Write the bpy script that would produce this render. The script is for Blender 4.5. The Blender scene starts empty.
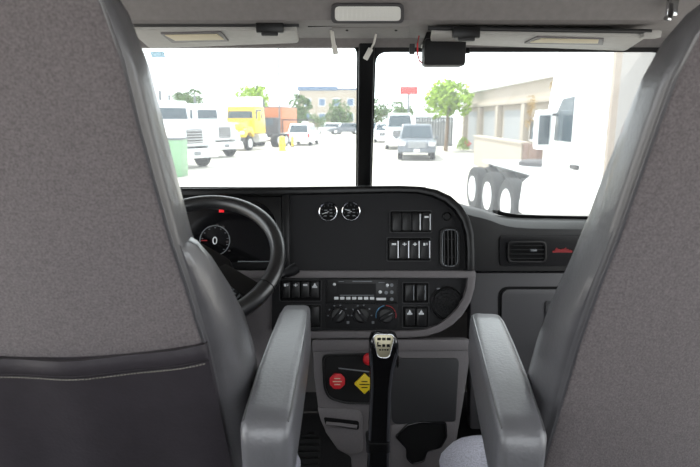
import bpy, bmesh, math, random
from mathutils import Vector, Matrix
random.seed(7)
C = bpy.context.scene.collection
V = Vector
PI = math.pi

# ------------------------------------------------------------------ camera
CAM = V((0, 0, 2.25)); F = 560.0
PITCH = math.atan(116.5 / F)
cd = bpy.data.cameras.new('camera'); cam = bpy.data.objects.new('camera', cd); C.objects.link(cam)
cam.location = CAM; cam.rotation_euler = (PI / 2 - PITCH, 0, 0)
cd.sensor_width = 36; cd.lens = 36 * F / 700; cd.clip_start = .02; cd.clip_end = 600
cd.dof.use_dof = True; cd.dof.focus_distance = 1.55; cd.dof.aperture_fstop = 6.5
bpy.context.scene.camera = cam
CP, SP = math.cos(PITCH), math.sin(PITCH)

def ray(px, py):
    a, b = (px - 350) / F, (233.5 - py) / F
    return V((a, CP + b * SP, -SP + b * CP))
def P(px, py, Y):
    d = ray(px, py); return CAM + d * (Y / d.y)
def Zp(py, Y): return P(350, py, Y).z
def Xp(px, py, Y): return P(px, py, Y).x
def G(px, py):
    d = ray(px, py); p = CAM + d * (-CAM.z / d.z); return p

# ------------------------------------------------------------------ materials
def lin(c):
    return tuple(((x / 255) / 12.92 if x / 255 <= .04045 else ((x / 255 + .055) / 1.055) ** 2.4) for x in c)
def mat(name, rgb, rough=.5, metal=0, spec=.5, noise=None, bump=None, coat=0, emit=0, sheen=0, crough=.05):
    m = bpy.data.materials.new(name); m.use_nodes = True
    nt = m.node_tree; b = nt.nodes['Principled BSDF']
    c = lin(rgb) + (1,)
    b.inputs['Base Color'].default_value = c
    b.inputs['Roughness'].default_value = rough; b.inputs['Metallic'].default_value = metal
    b.inputs['Specular IOR Level'].default_value = spec
    b.inputs['Coat Weight'].default_value = coat; b.inputs['Coat Roughness'].default_value = crough
    b.inputs['Sheen Weight'].default_value = sheen
    if emit:
        b.inputs['Emission Color'].default_value = c; b.inputs['Emission Strength'].default_value = emit
    if noise or bump:
        tc = nt.nodes.new('ShaderNodeTexCoord')
    if noise:
        sc, amt = noise
        n = nt.nodes.new('ShaderNodeTexNoise'); n.inputs['Scale'].default_value = sc; n.inputs['Detail'].default_value = 4
        r = nt.nodes.new('ShaderNodeValToRGB')
        r.color_ramp.elements[0].position = .35; r.color_ramp.elements[1].position = .65
        r.color_ramp.elements[0].color = tuple(max(0, x * (1 - amt)) for x in c[:3]) + (1,)
        r.color_ramp.elements[1].color = tuple(min(1, x * (1 + amt)) for x in c[:3]) + (1,)
        nt.links.new(tc.outputs['Object'], n.inputs['Vector']); nt.links.new(n.outputs['Fac'], r.inputs['Fac'])
        nt.links.new(r.outputs['Color'], b.inputs['Base Color'])
    if bump:
        sc, st = bump
        n = nt.nodes.new('ShaderNodeTexNoise'); n.inputs['Scale'].default_value = sc; n.inputs['Detail'].default_value = 3
        bp = nt.nodes.new('ShaderNodeBump'); bp.inputs['Strength'].default_value = st; bp.inputs['Distance'].default_value = .002
        nt.links.new(tc.outputs['Object'], n.inputs['Vector']); nt.links.new(n.outputs['Fac'], bp.inputs['Height'])
        nt.links.new(bp.outputs['Normal'], b.inputs['Normal'])
    return m
def glass_mat(name, tint, veil, gloss=.05):
    m = bpy.data.materials.new(name); m.use_nodes = True; nt = m.node_tree
    nt.nodes.clear()
    out = nt.nodes.new('ShaderNodeOutputMaterial')
    t = nt.nodes.new('ShaderNodeBsdfTransparent'); t.inputs[0].default_value = tint + (1,)
    g = nt.nodes.new('ShaderNodeBsdfGlossy'); g.inputs['Roughness'].default_value = .02
    d = nt.nodes.new('ShaderNodeBsdfTranslucent'); d.inputs[0].default_value = (.92, .96, 1, 1)
    m1 = nt.nodes.new('ShaderNodeMixShader'); m1.inputs[0].default_value = gloss
    m2 = nt.nodes.new('ShaderNodeMixShader'); m2.inputs[0].default_value = veil
    nt.links.new(t.outputs[0], m1.inputs[1]); nt.links.new(g.outputs[0], m1.inputs[2])
    nt.links.new(m1.outputs[0], m2.inputs[1]); nt.links.new(d.outputs[0], m2.inputs[2])
    nt.links.new(m2.outputs[0], out.inputs[0])
    return m

M = dict(
    fabric=mat('grey_woven_upholstery', (119, 112, 113), .95, noise=(330, .24), bump=(420, .5), sheen=.2),
    leather=mat('grey_vinyl', (92, 91, 94), .34, spec=1.0, coat=.25, noise=(30, .06), bump=(160, .25)),
    leather_dark=mat('charcoal_vinyl', (60, 56, 61), .42, noise=(30, .06), bump=(160, .25)),
    leather_lit=mat('highlight_lightened_vinyl', (110, 110, 114), .42, spec=1.0, noise=(30, .06), bump=(160, .5), coat=.6, crough=.34),  # same seat vinyl, lightened to imitate bright highlights on the armrests
    wheel_rim=mat('black_wheel_leather', (26, 27, 29), .34, spec=.9, bump=(200, .2), coat=.3, crough=.2),
    thread=mat('pale_thread', (165, 160, 150), .8),
    cushion=mat('pale_mesh_upholstery', (188, 188, 200), .9, noise=(300, .25), bump=(300, .5)),
    black=mat('black_plastic', (15, 15, 18), .5, spec=.32, noise=(400, .15), bump=(500, .25)),
    gloss=mat('gloss_black', (14, 14, 16), .12, coat=.4),
    satin=mat('satin_black', (12, 12, 13), .34, spec=.4),
    hole=mat('dark_recess', (6, 6, 7), .7, spec=.2),
    dash_dark=mat('charcoal_dash_plastic', (24, 24, 25), .45, spec=.35, bump=(400, .2)),
    plate=mat('matt_black', (13, 13, 14), .5, spec=.25),
    dark=mat('dark_grey_plastic', (38, 38, 40), .5, bump=(400, .2)),
    grey=mat('grey_plastic', (101, 97, 98), .5, noise=(200, .05), bump=(350, .2)),
    grey_mid=mat('mid_grey_plastic', (76, 75, 77), .5, bump=(350, .2)),
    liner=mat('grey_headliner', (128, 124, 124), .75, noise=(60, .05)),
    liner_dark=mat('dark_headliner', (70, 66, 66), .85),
    visor=mat('pale_visor_vinyl', (176, 174, 171), .6, noise=(60, .04)),
    cream=mat('cream_label', (215, 203, 175), .6),
    lens=mat('ribbed_white_lens', (236, 236, 232), .35),
    chrome=mat('chrome', (215, 217, 220), .12, metal=1),
    badge=mat('brushed_champagne_metal', (168, 162, 138), .3, metal=.6),
    white=mat('white_print', (225, 228, 230), .6),
    dim=mat('grey_print', (120, 124, 128), .6),
    red=mat('red_plastic', (205, 30, 40), .4),
    redprint=mat('red_print', (150, 28, 34), .45),
    blueprint=mat('blue_print', (90, 150, 190), .5),
    yellow=mat('yellow_plastic', (230, 200, 30), .4),
    redled=mat('red_warning_light', (230, 30, 40), .4, emit=.5),
    rubber=mat('black_rubber', (30, 30, 31), .8, bump=(200, .3)),
    whitewire=mat('white_plastic', (214, 212, 205), .45),
    carpet=mat('charcoal_floor_mat', (42, 41, 43), .95, noise=(120, .2)),
    wall=mat('cab_lining', (150, 147, 146), .8),
    # outside
    concrete=mat('pale_concrete', (184, 180, 172), .9, noise=(.6, .06)),
    paint=mat('white_paint', (236, 240, 242), .25, coat=.4),
    silver=mat('silver_paint', (100, 106, 114), .35, metal=.2, coat=.4),
    yellowpaint=mat('yellow_paint', (244, 206, 40), .3, coat=.3),
    orange=mat('orange_brown_paint', (190, 110, 60), .5),
    green=mat('green_paint', (126, 164, 128), .5),
    carglass=mat('tinted_car_glass', (46, 62, 72), .1, spec=.6),
    tyre=mat('tyre_rubber', (22, 22, 24), .8),
    alloy=mat('bright_alloy', (225, 228, 232), .3, metal=.3),
    chassis=mat('chassis_black', (58, 56, 58), .6),
    stucco=mat('pale_stucco', (166, 156, 143), .9, noise=(3, .03)),
    shutter=mat('pale_roll_door', (148, 150, 152), .7),
    brick=mat('brown_board', (104, 82, 72), .9, noise=(6, .1)),
    bluegrey=mat('blue_grey_roof', (96, 116, 142), .7),
    steel=mat('galvanised_steel', (104, 108, 112), .45, metal=.4),
    leaf=mat('green_leaves', (80, 108, 52), .7, noise=(4, .35)),
    leafbright=mat('yellow_green_leaves', (140, 172, 36), .7, noise=(4, .3)),
    leafgold=mat('golden_leaves', (150, 118, 40), .7, noise=(4, .3)),
    bark=mat('bark', (120, 100, 80), .9, noise=(10, .2)),
    cab_shade=mat('shaded_white_paint', (150, 137, 126), .6),  # white cab paint with the shade of its rear face mixed in
    redsign=mat('red_sign', (200, 70, 70), .6),
    tail=mat('tail_lamp_red', (190, 30, 40), .4),
    signwhite=mat('sign_white', (240, 242, 245), .6),
    pink=mat('pink_flowers', (226, 110, 90), .8),
)
M['windshield'] = glass_mat('glare_veil_windshield_glass', (.97, .99, .985), .038)  # translucent veil imitates lens haze from the overexposed yard

# ------------------------------------------------------------------ mesh builder
class Fr:
    def __init__(s, O, u, v):
        s.O, s.u, s.v = V(O), V(u).normalized(), V(v).normalized(); s.n = s.u.cross(s.v).normalized()
    def w(s, a, b, c=0): return s.O + s.u * a + s.v * b + s.n * c
    def ab(s, px, py, c=0):
        o = s.O + s.n * c; d = ray(px, py)
        p = CAM + d * ((o - CAM).dot(s.n) / d.dot(s.n)) - s.O
        return (p.dot(s.u), p.dot(s.v))
    def pl(s, pts, c=0): return [s.ab(x, y, c) for x, y in pts]

def rpoly(pts, r, k=5):
    """polygon with rounded corners; r one radius or a list"""
    out = []; n = len(pts)
    for i in range(n):
        a, b, c = V(pts[i - 1]).to_2d(), V(pts[i]).to_2d(), V(pts[(i + 1) % n]).to_2d()
        rr = r[i] if isinstance(r, (list, tuple)) else r
        if rr <= 0: out.append(tuple(b)); continue
        d1, d2 = (a - b), (c - b)
        m = min(rr, d1.length * .49, d2.length * .49)
        p1, p2 = b + d1.normalized() * m, b + d2.normalized() * m
        for j in range(k + 1):
            t = j / k
            out.append(tuple(p1 * (1 - t) ** 2 + b * 2 * t * (1 - t) + p2 * t * t))
    return out
def rect(x0, y0, x1, y1): return [(x0, y0), (x1, y0), (x1, y1), (x0, y1)]

class MB:
    def __init__(s): s.bm = bmesh.new()
    def _merge(s, b, bev=0, seg=2):
        bmesh.ops.recalc_face_normals(b, faces=b.faces)
        if bev:
            ed = [e for e in b.edges if len(e.link_faces) == 2 and e.calc_face_angle(0) > .5]
            try: bmesh.ops.bevel(b, geom=ed, offset=bev, segments=seg, profile=.6, affect='EDGES', clamp_overlap=True)
            except Exception: pass
        me = bpy.data.meshes.new('tmp'); b.to_mesh(me); b.free(); s.bm.from_mesh(me); bpy.data.meshes.remove(me)
        return s
    def box(s, c, size, rot=None, bev=0, taper=None):
        b = bmesh.new(); bmesh.ops.create_cube(b, size=1)
        for v in b.verts:
            t = 1
            if taper and v.co.z > 0: v.co.x *= taper[0]; v.co.y *= taper[1]
            v.co = V((v.co.x * size[0], v.co.y * size[1], v.co.z * size[2]))
            if rot: v.co = rot @ v.co
            v.co += V(c)
        return s._merge(b, bev)
    def prism(s, ab, fr, c0, c1, bev=0):
        b = bmesh.new()
        lo = [b.verts.new(fr.w(x, y, c0)) for x, y in ab]; hi = [b.verts.new(fr.w(x, y, c1)) for x, y in ab]
        n = len(ab)
        b.faces.new(lo[::-1]); b.faces.new(hi)
        for i in range(n): b.faces.new((lo[i], lo[(i + 1) % n], hi[(i + 1) % n], hi[i]))
        return s._merge(b, bev)
    def ribbon(s, outer, inner, fr, c0, c1, bev=0, closed=False):
        b = bmesh.new(); n = len(outer)
        R = [[b.verts.new(fr.w(*p, c)) for p in ps] for ps, c in ((outer, c0), (outer, c1), (inner, c1), (inner, c0))]
        for i in range(n if closed else n - 1):
            j = (i + 1) % n
            for k in range(4):
                l = (k + 1) % 4
                b.faces.new((R[k][i], R[k][j], R[l][j], R[l][i]))
        if not closed:
            b.faces.new([R[k][0] for k in range(4)]); b.faces.new([R[k][-1] for k in range(4)][::-1])
        return s._merge(b, bev)
    def loft(s, rings, cap=True, closed=True, bev=0):
        b = bmesh.new(); R = [[b.verts.new(p) for p in r] for r in rings]
        n = len(rings[0])
        for i in range(len(R) - 1):
            for j in range(n if closed else n - 1):
                k = (j + 1) % n
                b.faces.new((R[i][j], R[i][k], R[i + 1][k], R[i + 1][j]))
        if cap: b.faces.new(R[0][::-1]); b.faces.new(R[-1])
        return s._merge(b, bev)
    def tube(s, pts, r, n=8, closed=False):
        pts = [V(p) for p in pts]; rings = []; m = len(pts)
        for i, p in enumerate(pts):
            if closed: d = pts[(i + 1) % m] - pts[i - 1]
            else: d = pts[min(i + 1, m - 1)] - pts[max(i - 1, 0)]
            d.normalize(); a = V((0, 0, 1)) if abs(d.z) < .9 else V((0, 1, 0))
            x = d.cross(a).normalized(); y = d.cross(x).normalized()
            rr = r[i] if isinstance(r, (list, tuple)) else r
            rings.append([p + (x * math.cos(2 * PI * k / n) + y * math.sin(2 * PI * k / n)) * rr for k in range(n)])
        if closed: rings.append(rings[0]); return s.loft_closed(rings)
        return s.loft(rings)
    def loft_closed(s, rings):
        b = bmesh.new(); R = [[b.verts.new(p) for p in r] for r in rings[:-1]]; n = len(R[0]); m = len(R)
        for i in range(m):
            A, B = R[i], R[(i + 1) % m]
            for j in range(n): b.faces.new((A[j], A[(j + 1) % n], B[(j + 1) % n], B[j]))
        return s._merge(b)
    def lathe(s, prof, O, axis, n=24, cap=True):
        axis = V(axis).normalized(); a = V((0, 0, 1)) if abs(axis.z) < .9 else V((1, 0, 0))
        x = axis.cross(a).normalized(); y = axis.cross(x).normalized()
        return s.loft([[V(O) + axis * h + (x * math.cos(2 * PI * k / n) + y * math.sin(2 * PI * k / n)) * max(r, 1e-5) for k in range(n)] for r, h in prof], cap=cap)
    def ring(s, O, axis, R, r, n=32, k=8, arc=None):
        axis = V(axis).normalized(); a = V((0, 0, 1)) if abs(axis.z) < .9 else V((1, 0, 0))
        x = axis.cross(a).normalized(); y = axis.cross(x).normalized()
        return s.tube([V(O) + (x * math.cos(2 * PI * i / n) + y * math.sin(2 * PI * i / n)) * R for i in range(n)], r, k, closed=True)
    def ball(s, c, rad, sub=2, jit=0):
        b = bmesh.new(); bmesh.ops.create_icosphere(b, subdivisions=sub, radius=1)
        for v in b.verts:
            j = 1 + random.uniform(-jit, jit)
            v.co = V(c) + V((v.co.x * rad[0], v.co.y * rad[1], v.co.z * rad[2])) * j
        return s._merge(b)
    def text(s, body, size, fr, a, b, c=0):
        cu = bpy.data.curves.new('t', 'FONT'); cu.body = body; cu.size = size; cu.align_x = 'CENTER'; cu.align_y = 'CENTER'
        cu.extrude = size * .02
        o = bpy.data.objects.new('t', cu); C.objects.link(o); dg = bpy.context.evaluated_depsgraph_get()
        me = bpy.data.meshes.new_from_object(o.evaluated_get(dg))
        me.transform(Matrix.Translation(fr.w(a, b, c)) @ Matrix((fr.u, fr.v, fr.n)).transposed().to_4x4())
        s.bm.from_mesh(me); bpy.data.meshes.remove(me); bpy.data.objects.remove(o); bpy.data.curves.remove(cu)
        return s

def obj(name, mb, m, parent=None, local=False, ang=35):
    me = bpy.data.meshes.new(name); mb.bm.to_mesh(me); mb.bm.free()
    o = bpy.data.objects.new(name, me); C.objects.link(o)
    me.materials.append(M[m] if isinstance(m, str) else m)
    for p in me.polygons: p.use_smooth = True
    me.set_sharp_from_angle(angle=math.radians(ang))
    if parent:
        if not local:
            off = V((0, 0, 0)); q = parent
            while q: off += q.location; q = q.parent
            me.transform(Matrix.Translation(-off))
        o.parent = parent
    return o
def thing(name, label, cat, loc=(0, 0, 0), rz=0, group=None):
    o = bpy.data.objects.new(name, None); C.objects.link(o); o.empty_display_size = .05
    o.location = loc; o.rotation_euler = (0, 0, rz); o['label'] = label; o['category'] = cat
    if group: o['group'] = group
    return o
def tag(o, label, cat, group=None):
    o['label'] = label; o['category'] = cat
    if group: o['group'] = group
    return o
def struct(name, mb, m, parent=None, label=None):
    o = obj(name, mb, m, parent)
    if not parent: o['kind'] = 'structure'
    if label: o['label'] = label
    return o

# ================================================================== CAB SHELL
XL, XR, FLZ, CZ, YB = -1.0, 1.12, 1.0, 2.86, -.32
struct('floor', MB().box(((XL + XR) / 2, 1.05, FLZ - .03), (XR - XL, 2.8, .06)), 'carpet', label='charcoal cab floor under the seats')
struct('ceiling', MB().box(((XL + XR) / 2, .82, CZ + .03), (XR - XL, 2.34, .06)), 'liner', label='grey headliner of the truck cab')
def frame_wall(name, axis, pos, lo, hi, wlo, whi, th=.05):
    mb = MB()
    def bx(a0, a1, z0, z1):
        if axis == 'x': mb.box((pos, (a0 + a1) / 2, (z0 + z1) / 2), (th, a1 - a0, z1 - z0))
        else: mb.box(((a0 + a1) / 2, pos, (z0 + z1) / 2), (a1 - a0, th, z1 - z0))
    bx(lo[0], hi[0], lo[1], wlo[1]); bx(lo[0], hi[0], whi[1], hi[1])
    bx(lo[0], wlo[0], wlo[1], whi[1]); bx(whi[0], hi[0], wlo[1], whi[1])
    return struct(name, mb, 'wall')
frame_wall('wall_left', 'x', XL - .025, (YB, FLZ), (2.4, CZ), (.15, 1.55), (1.8, 2.5))
frame_wall('wall_right', 'x', XR + .025, (YB, FLZ), (2.4, CZ), (.15, 1.55), (1.8, 2.5))
frame_wall('wall_back', 'y', YB - .025, (XL - .05, FLZ), (XR + .05, CZ), (XL + .25, 1.95), (XR - .25, 2.65))

# windshield: two raked panes and the centre post between them
WT, WB = V((0, 1.955, Zp(42, 1.955))), V((0, 2.33, 1.80))
wv = (WT - WB).normalized()
WF = Fr((.055, WB.y, WB.z), (1, 0, 0), wv); WL = (WT - WB).length
for i, (a0, a1, nm) in enumerate(((XL + .06 - .055, -.02, 'left'), (.02, XR - .06 - .055, 'right'))):
    w = struct('window_%d' % (i + 1), MB().prism(rpoly(rect(a0, 0, a1, WL + .04), .03), WF, -.003, .003), 'windshield', label='glare hazed %s pane of the split truck windshield' % nm)
    o = rpoly(rect(a0, 0, a1, WL + .01), .045); n_ = rpoly(rect(a0 + .012, .012, a1 - .012, WL - (.004 if i == 0 else .03)), .04)
    struct('window_gasket', MB().ribbon(o, n_, WF, -.012, .012, closed=True), 'rubber', w)
struct('trim_1', MB().prism(rect(-.026, -.02, .026, WL + .04), WF, -.03, .03, bev=.006), 'satin', label='black centre post of the split windshield')
struct('trim_2', MB().prism(rect(XL - .055 - .02, -.05, XL + .01, WL + .06), WF, -.05, .04, bev=.01), 'dark', label='dark left windshield pillar')
struct('trim_3', MB().prism(rect(XR - .055 - .065, -.05, XR - .055 + .02, WL + .06), WF, -.05, .04, bev=.01), 'dark', label='dark right windshield pillar')
mb = MB().box(((XL + XR) / 2, 2.42, 1.41), (XR - XL + .1, .05, .84))
struct('wall_front', mb, 'wall', label='firewall below the windshield')

M['sticker'] = glass_mat('pale_blue_sticker_film', (.47, .54, .57), .04, .01)
a0, b0 = WF.ab(151, 50.5, -.005); a1, b1 = WF.ab(166, 56.5, -.005)
ws = MB().prism(rpoly(rect(a0, b1, a1, b0), .003), WF, .0036, .0046)
tag(obj('window_sticker', ws, 'sticker'), 'small pale blue sticker at the top corner of the left windshield pane', 'sticker')

# ================================================================== OVERHEAD CONSOLE
def xprof(prof, x0, x1):
    return [[V((x, y, z)) for y, z in prof] for x in (x0, x1)]
oc = thing('overhead_console', 'grey moulded overhead console spanning the cab above the windshield', 'console', ((XL + XR) / 2, 1.7, 2.5))
zt = CZ - .004
prof = [(1.94, Zp(47, 1.94)), (1.905, Zp(38, 1.905)), (1.72, Zp(28.5, 1.72)), (1.60, Zp(24, 1.60)), (1.57, Zp(20, 1.57)), (1.545, Zp(3, 1.545)),
        (1.54, Zp(-1, 1.54)), (1.58, Zp(-2, 1.58)), (1.9, Zp(-2, 1.58)), (1.9, 2.83), (1.58, 2.83), (1.545, 2.82), (1.545, zt), (1.98, zt), (1.98, Zp(47, 1.94))]
obj('body', MB().loft(xprof(prof, XL + .01, XR - .01)), 'liner', oc, ang=28)
# divider between the two storage openings with rounded cubby ends
ZA, ZB = Zp(-3, 1.58), 2.83
mid = [(Xp(292, 0, 1.56), Xp(449, 0, 1.56))]
for x0, x1 in mid:
    obj('divider', MB().box(((x0 + x1) / 2, 1.72, (ZA + ZB) / 2), (x1 - x0, .34, ZB - ZA + .02), bev=.02), 'liner', oc)
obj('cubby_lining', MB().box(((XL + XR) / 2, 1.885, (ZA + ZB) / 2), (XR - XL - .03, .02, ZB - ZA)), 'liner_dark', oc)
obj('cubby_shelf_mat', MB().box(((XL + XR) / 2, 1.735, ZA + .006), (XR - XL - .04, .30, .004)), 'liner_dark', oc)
# header cover plate with its seam and screws
hf = Fr((0, 1.72, Zp(28.5, 1.72)), (1, 0, 0), (0, 1.72 - 1.905, Zp(28.5, 1.72) - Zp(38, 1.905)))
pl = hf.pl([(332, 27.5), (409, 26.5), (408, 38), (333, 38)], .003)
cp = obj('cover_plate', MB().prism(pl, hf, -.002, .004, bev=.001), 'liner', oc)
for px in (347, 396):
    obj('screw', MB().lathe([(.004, 0), (.004, .003), (0, .004)], hf.w(*hf.ab(px, 30, .004), .004), hf.n, 10), 'dark', cp)
mb = MB().tube([P(308, 26.3, 1.655), P(345, 25.3, 1.65), P(412, 23.2, 1.64)], .0022, 6)
obj('edge_seam', mb, 'hole', oc)
# dome lamp
lf_a, lf_b = V((0, 1.57, Zp(20, 1.57))), V((0, 1.545, Zp(3, 1.545)))
LFr = Fr(lf_a, (1, 0, 0), (lf_b - lf_a))
dl = thing('dome_lamp', 'white ribbed dome lamp unlit on the overhead console above the centre post', 'lamp', P(367, 12, 1.55))
o_ = LFr.pl(rpoly(rect(331, 2.5, 404, 22), 6)); i_ = LFr.pl(rpoly(rect(335, 5, 400.5, 19.5), 4.5))
obj('lamp_frame', MB().ribbon(o_, i_, LFr, .0006, .010, bev=.002, closed=True), 'grey_mid', dl)
mb = MB().prism(LFr.pl(rpoly(rect(334.5, 4.7, 401, 19.8), 4.5)), LFr, .0006, .009, bev=.003)
obj('lamp_lens', mb, 'lens', dl)
mb = MB()
for k in range(14):
    px = 338.5 + k * 4.5
    a0, b0 = LFr.ab(px, 18.5); a1, b1 = LFr.ab(px, 6)
    mb.box(LFr.w((a0 + a1) / 2, (b0 + b1) / 2, .0095), (.003, .003, b1 - b0), Matrix((LFr.u, -LFr.n, LFr.v)).transposed())
obj('lens_ribs', mb, 'lens', dl)

# sun visors
def visor(label, pts, nearY, farY, vanity, clip, flip):
    (x0, yt0), (x1, yt1), (x1b, yb1), (x0b, yb0) = pts
    a, b = P(x0, yt0, nearY), P(x1, yt1, nearY); c, d = P(x1b, yb1, farY), P(x0b, yb0, farY)
    O = a; u = (b - a); v = (a - d); v = v - u * (v.dot(u) / u.length_squared)
    fr = Fr(O, u, v)
    r = thing('sun_visor', label, 'visor', (a + c) / 2)
    quad = [fr.ab(*p) for p in pts]
    obj('board', MB().prism(rpoly(quad, .018, 6), fr, -.012, .010, bev=.006), 'visor', r)
    q = fr.pl(vanity, .012)
    obj('mirror_surround', MB().prism(rpoly(q, .005), fr, .008, .014, bev=.002), 'grey', r)
    cx = sum(p[0] for p in vanity) / 4; cy = sum(p[1] for p in vanity) / 4
    q2 = fr.pl([(cx + (x - cx) * .86, cy + (y - cy) * .55) for x, y in vanity], .014)
    obj('mirror_flap', MB().prism(q2, fr, .012, .0165, bev=.001), 'cream', r)
    e0, e1 = P(x0 - 4, yt0 - 2, nearY - .01), P(x1 + 3, yt1 - 2, nearY - .01)
    obj('hinge_rod', MB().tube([e0, e1], .006, 10), 'dark', r)
    k = P(clip, (yt0 + yt1) / 2 + 1, nearY - .015)
    cl = obj('clip', MB().box(k, (.075, .02, .030), bev=.005), 'satin', r)
    obj('clip_tab', MB().box(k + V((0, -.008, -.018)), (.046, .014, .010), bev=.004), 'dark', cl)
    if flip:
        obj('pivot_bracket', MB().box(P(x1 + 2, yt1 + 1, nearY), (.05, .03, .02), bev=.005), 'visor', r)
    return r
visor('pale folded sun visor above the left windshield pane behind the driver seat', [(128, 26.5), (296, 26.5), (299, 40), (150, 46)], 1.615, 1.80,
      [(160, 33.0), (221, 31.5), (229, 41.0), (172, 42.5)], 270, False)
visor('pale folded sun visor above the right windshield pane beside the black dash camera', [(432, 30), (648, 33.5), (626, 48), (430, 40.5)], 1.615, 1.80,
      [(537, 36.5), (604, 38.5), (603, 44.5), (524, 43)], 466, True)

# hanging bits at the header
def strap(label, pts, r, mt, clipsz, Y):
    t = thing('hanging_cable', label, 'cable', P(*pts[0], Y))
    obj('wire', MB().tube([P(x, y, Y) for x, y in pts], r, 6), mt, t)
    x, y = pts[-1]; x2, y2 = pts[-2]
    d = (P(x, y, Y) - P(x2, y2, Y)).normalized()
    u = V((0, 1, 0)).cross(d).normalized()
    obj('plug', MB().box(P(x, y, Y), clipsz, Matrix((u, V((0, 1, 0)), d)).transposed(), bev=.003), 'whitewire', t)
strap('clear pale plastic tail hanging straight from the header left of the centre post', [(331.5, 29), (333, 40), (335, 50)], .006, 'whitewire', (.016, .009, .026), 1.75)
strap('white cable plug dangling diagonally in front of the windshield centre post', [(376, 34), (374, 43), (368, 54)], .0035, 'whitewire', (.016, .011, .036), 1.78)
dc = thing('dash_camera', 'black boxy camera unit hanging below the right end of the header', 'camera', P(441, 50, 1.80))
obj('mount', MB().prism(rpoly([(0, 0), (.13, 0), (.12, .05), (.02, .05)], .006), Fr(P(421, 46, 1.8), (1, 0, 0), (0, .1, 1)), -.03, .02, bev=.004), 'satin', dc)
c = P(443.5, 53, 1.78)
obj('body', MB().box(c, (.126, .07, .080), bev=.012), 'black', dc)
obj('side_knob', MB().lathe([(.008, 0), (.008, .016), (.006, .018)], c + V((.062, 0, .006)), (1, 0, 0), 10), 'satin', dc)
rw = thing('red_wire', 'thin red wire looping down beside the black camera', 'wire', P(419, 42, 1.74))
obj('wire', MB().tube([P(419, 36, 1.76), P(417.5, 44, 1.74), P(417.5, 54, 1.74), P(419.5, 61, 1.75), P(422.5, 63, 1.76)], .0022, 6), 'red', rw)
obj('connector', MB().box(P(412, 49, 1.75), (.016, .012, .03), bev=.003), 'dark', rw)
hk = thing('coat_hook', 'chrome coat hook on the header beside the top of the passenger seat', 'hook', P(671, 8, 1.45))
hY = 1.50
obj('hook_mount', MB().box(P(672, 7, hY + .02), (.028, .012, .045), bev=.004), 'chrome', hk)
obj('prong', MB().tube([P(671, 5, hY), P(671, 14, hY - .02), P(669, 19, hY - .035), P(666, 18, hY - .045)], .006, 8), 'chrome', hk)

# ================================================================== DASHBOARD
T = math.radians(15)
DF = Fr((0, 1.70, Zp(260, 1.70)), (1, 0, 0), (0, math.sin(T), math.cos(T)))
db = thing('dashboard', 'wraparound black and grey truck dashboard below the split windshield', 'dashboard', (.05, 1.95, 1.3))
D = DF.pl
outer_px = [(40, 187.5), (200, 188), (300, 186.5), (400, 185.5), (420, 186.3), (437, 189.5), (451, 196), (462, 206), (469.5, 218), (473.5, 232), (474.5, 250), (474.5, 271)]
inner_px = [(40, 195), (200, 195.5), (300, 194), (398, 192), (417, 192.6), (432, 195.5), (445, 201.5), (455, 210), (462, 221), (466, 234), (467, 250), (467, 271)]
obj('brow', MB().ribbon(D(outer_px, .03), D(inner_px, .03), DF, -.06, .035, bev=.007), 'satin', db)
fp = [(284, 192)] + inner_px[3:] + [(284, 271)]
obj('upper_panel', MB().prism(D(fp), DF, -.03, 0), 'black', db)
# body behind (top runs down to the glass)
b0 = DF.w(0, DF.ab(350, 188)[1]); z0 = b0.z
top = [(b0.y + .048, z0 - .002), (1.95, z0 - .03), (2.30, z0 - .10), (2.30, 1.42), (1.98, 1.42), (DF.w(0, DF.ab(350, 335)[1]).y + .04, DF.w(0, DF.ab(350, 335)[1]).z), (DF.w(0, DF.ab(350, 271)[1]).y + .045, DF.w(0, DF.ab(350, 271)[1]).z)]
obj('top_pad', MB().loft(xprof(top, -.99, Xp(428, 230, 1.73))), 'dark', db)
obj('divider', MB().prism(D([(282.5, 193), (290, 193), (290, 271), (283.5, 271)]), DF, -.02, .012, bev=.003), 'satin', db)
# grey trim: crossing band, right limb and lower lip
obj('trim_band', MB().prism(D([(150, 270.5), (474.3, 270.5), (474.3, 278), (150, 278)]), DF, -.03, .022, bev=.005), 'grey', db)
lo = [(474.4, 276), (473.2, 288), (469.5, 301), (462, 314), (452, 324), (440, 331), (426, 335.5), (410, 337), (300, 338)]
li = [(466.5, 276), (465.5, 287), (462, 298), (456, 308), (447, 317), (437, 324), (424, 328.8), (408, 330), (300, 330.5)]
obj('lower_trim', MB().ribbon(D(lo), D(li), DF, -.03, .022, bev=.005), 'grey', db)
lp = [(150, 277)] + li + [(150, 331)]
obj('lower_panel', MB().prism(D([(272, 277)] + li[:-1] + [(272, 330.5)]), DF, -.03, 0), 'black', db)
obj('knee_panel', MB().prism(D(rpoly([(120, 277), (290, 277), (284, 300), (276, 340), (270, 400), (120, 400)], [0, 0, 0, 0, 12, 0])), DF, -.05, -.006, bev=.006), 'grey', db)

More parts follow.
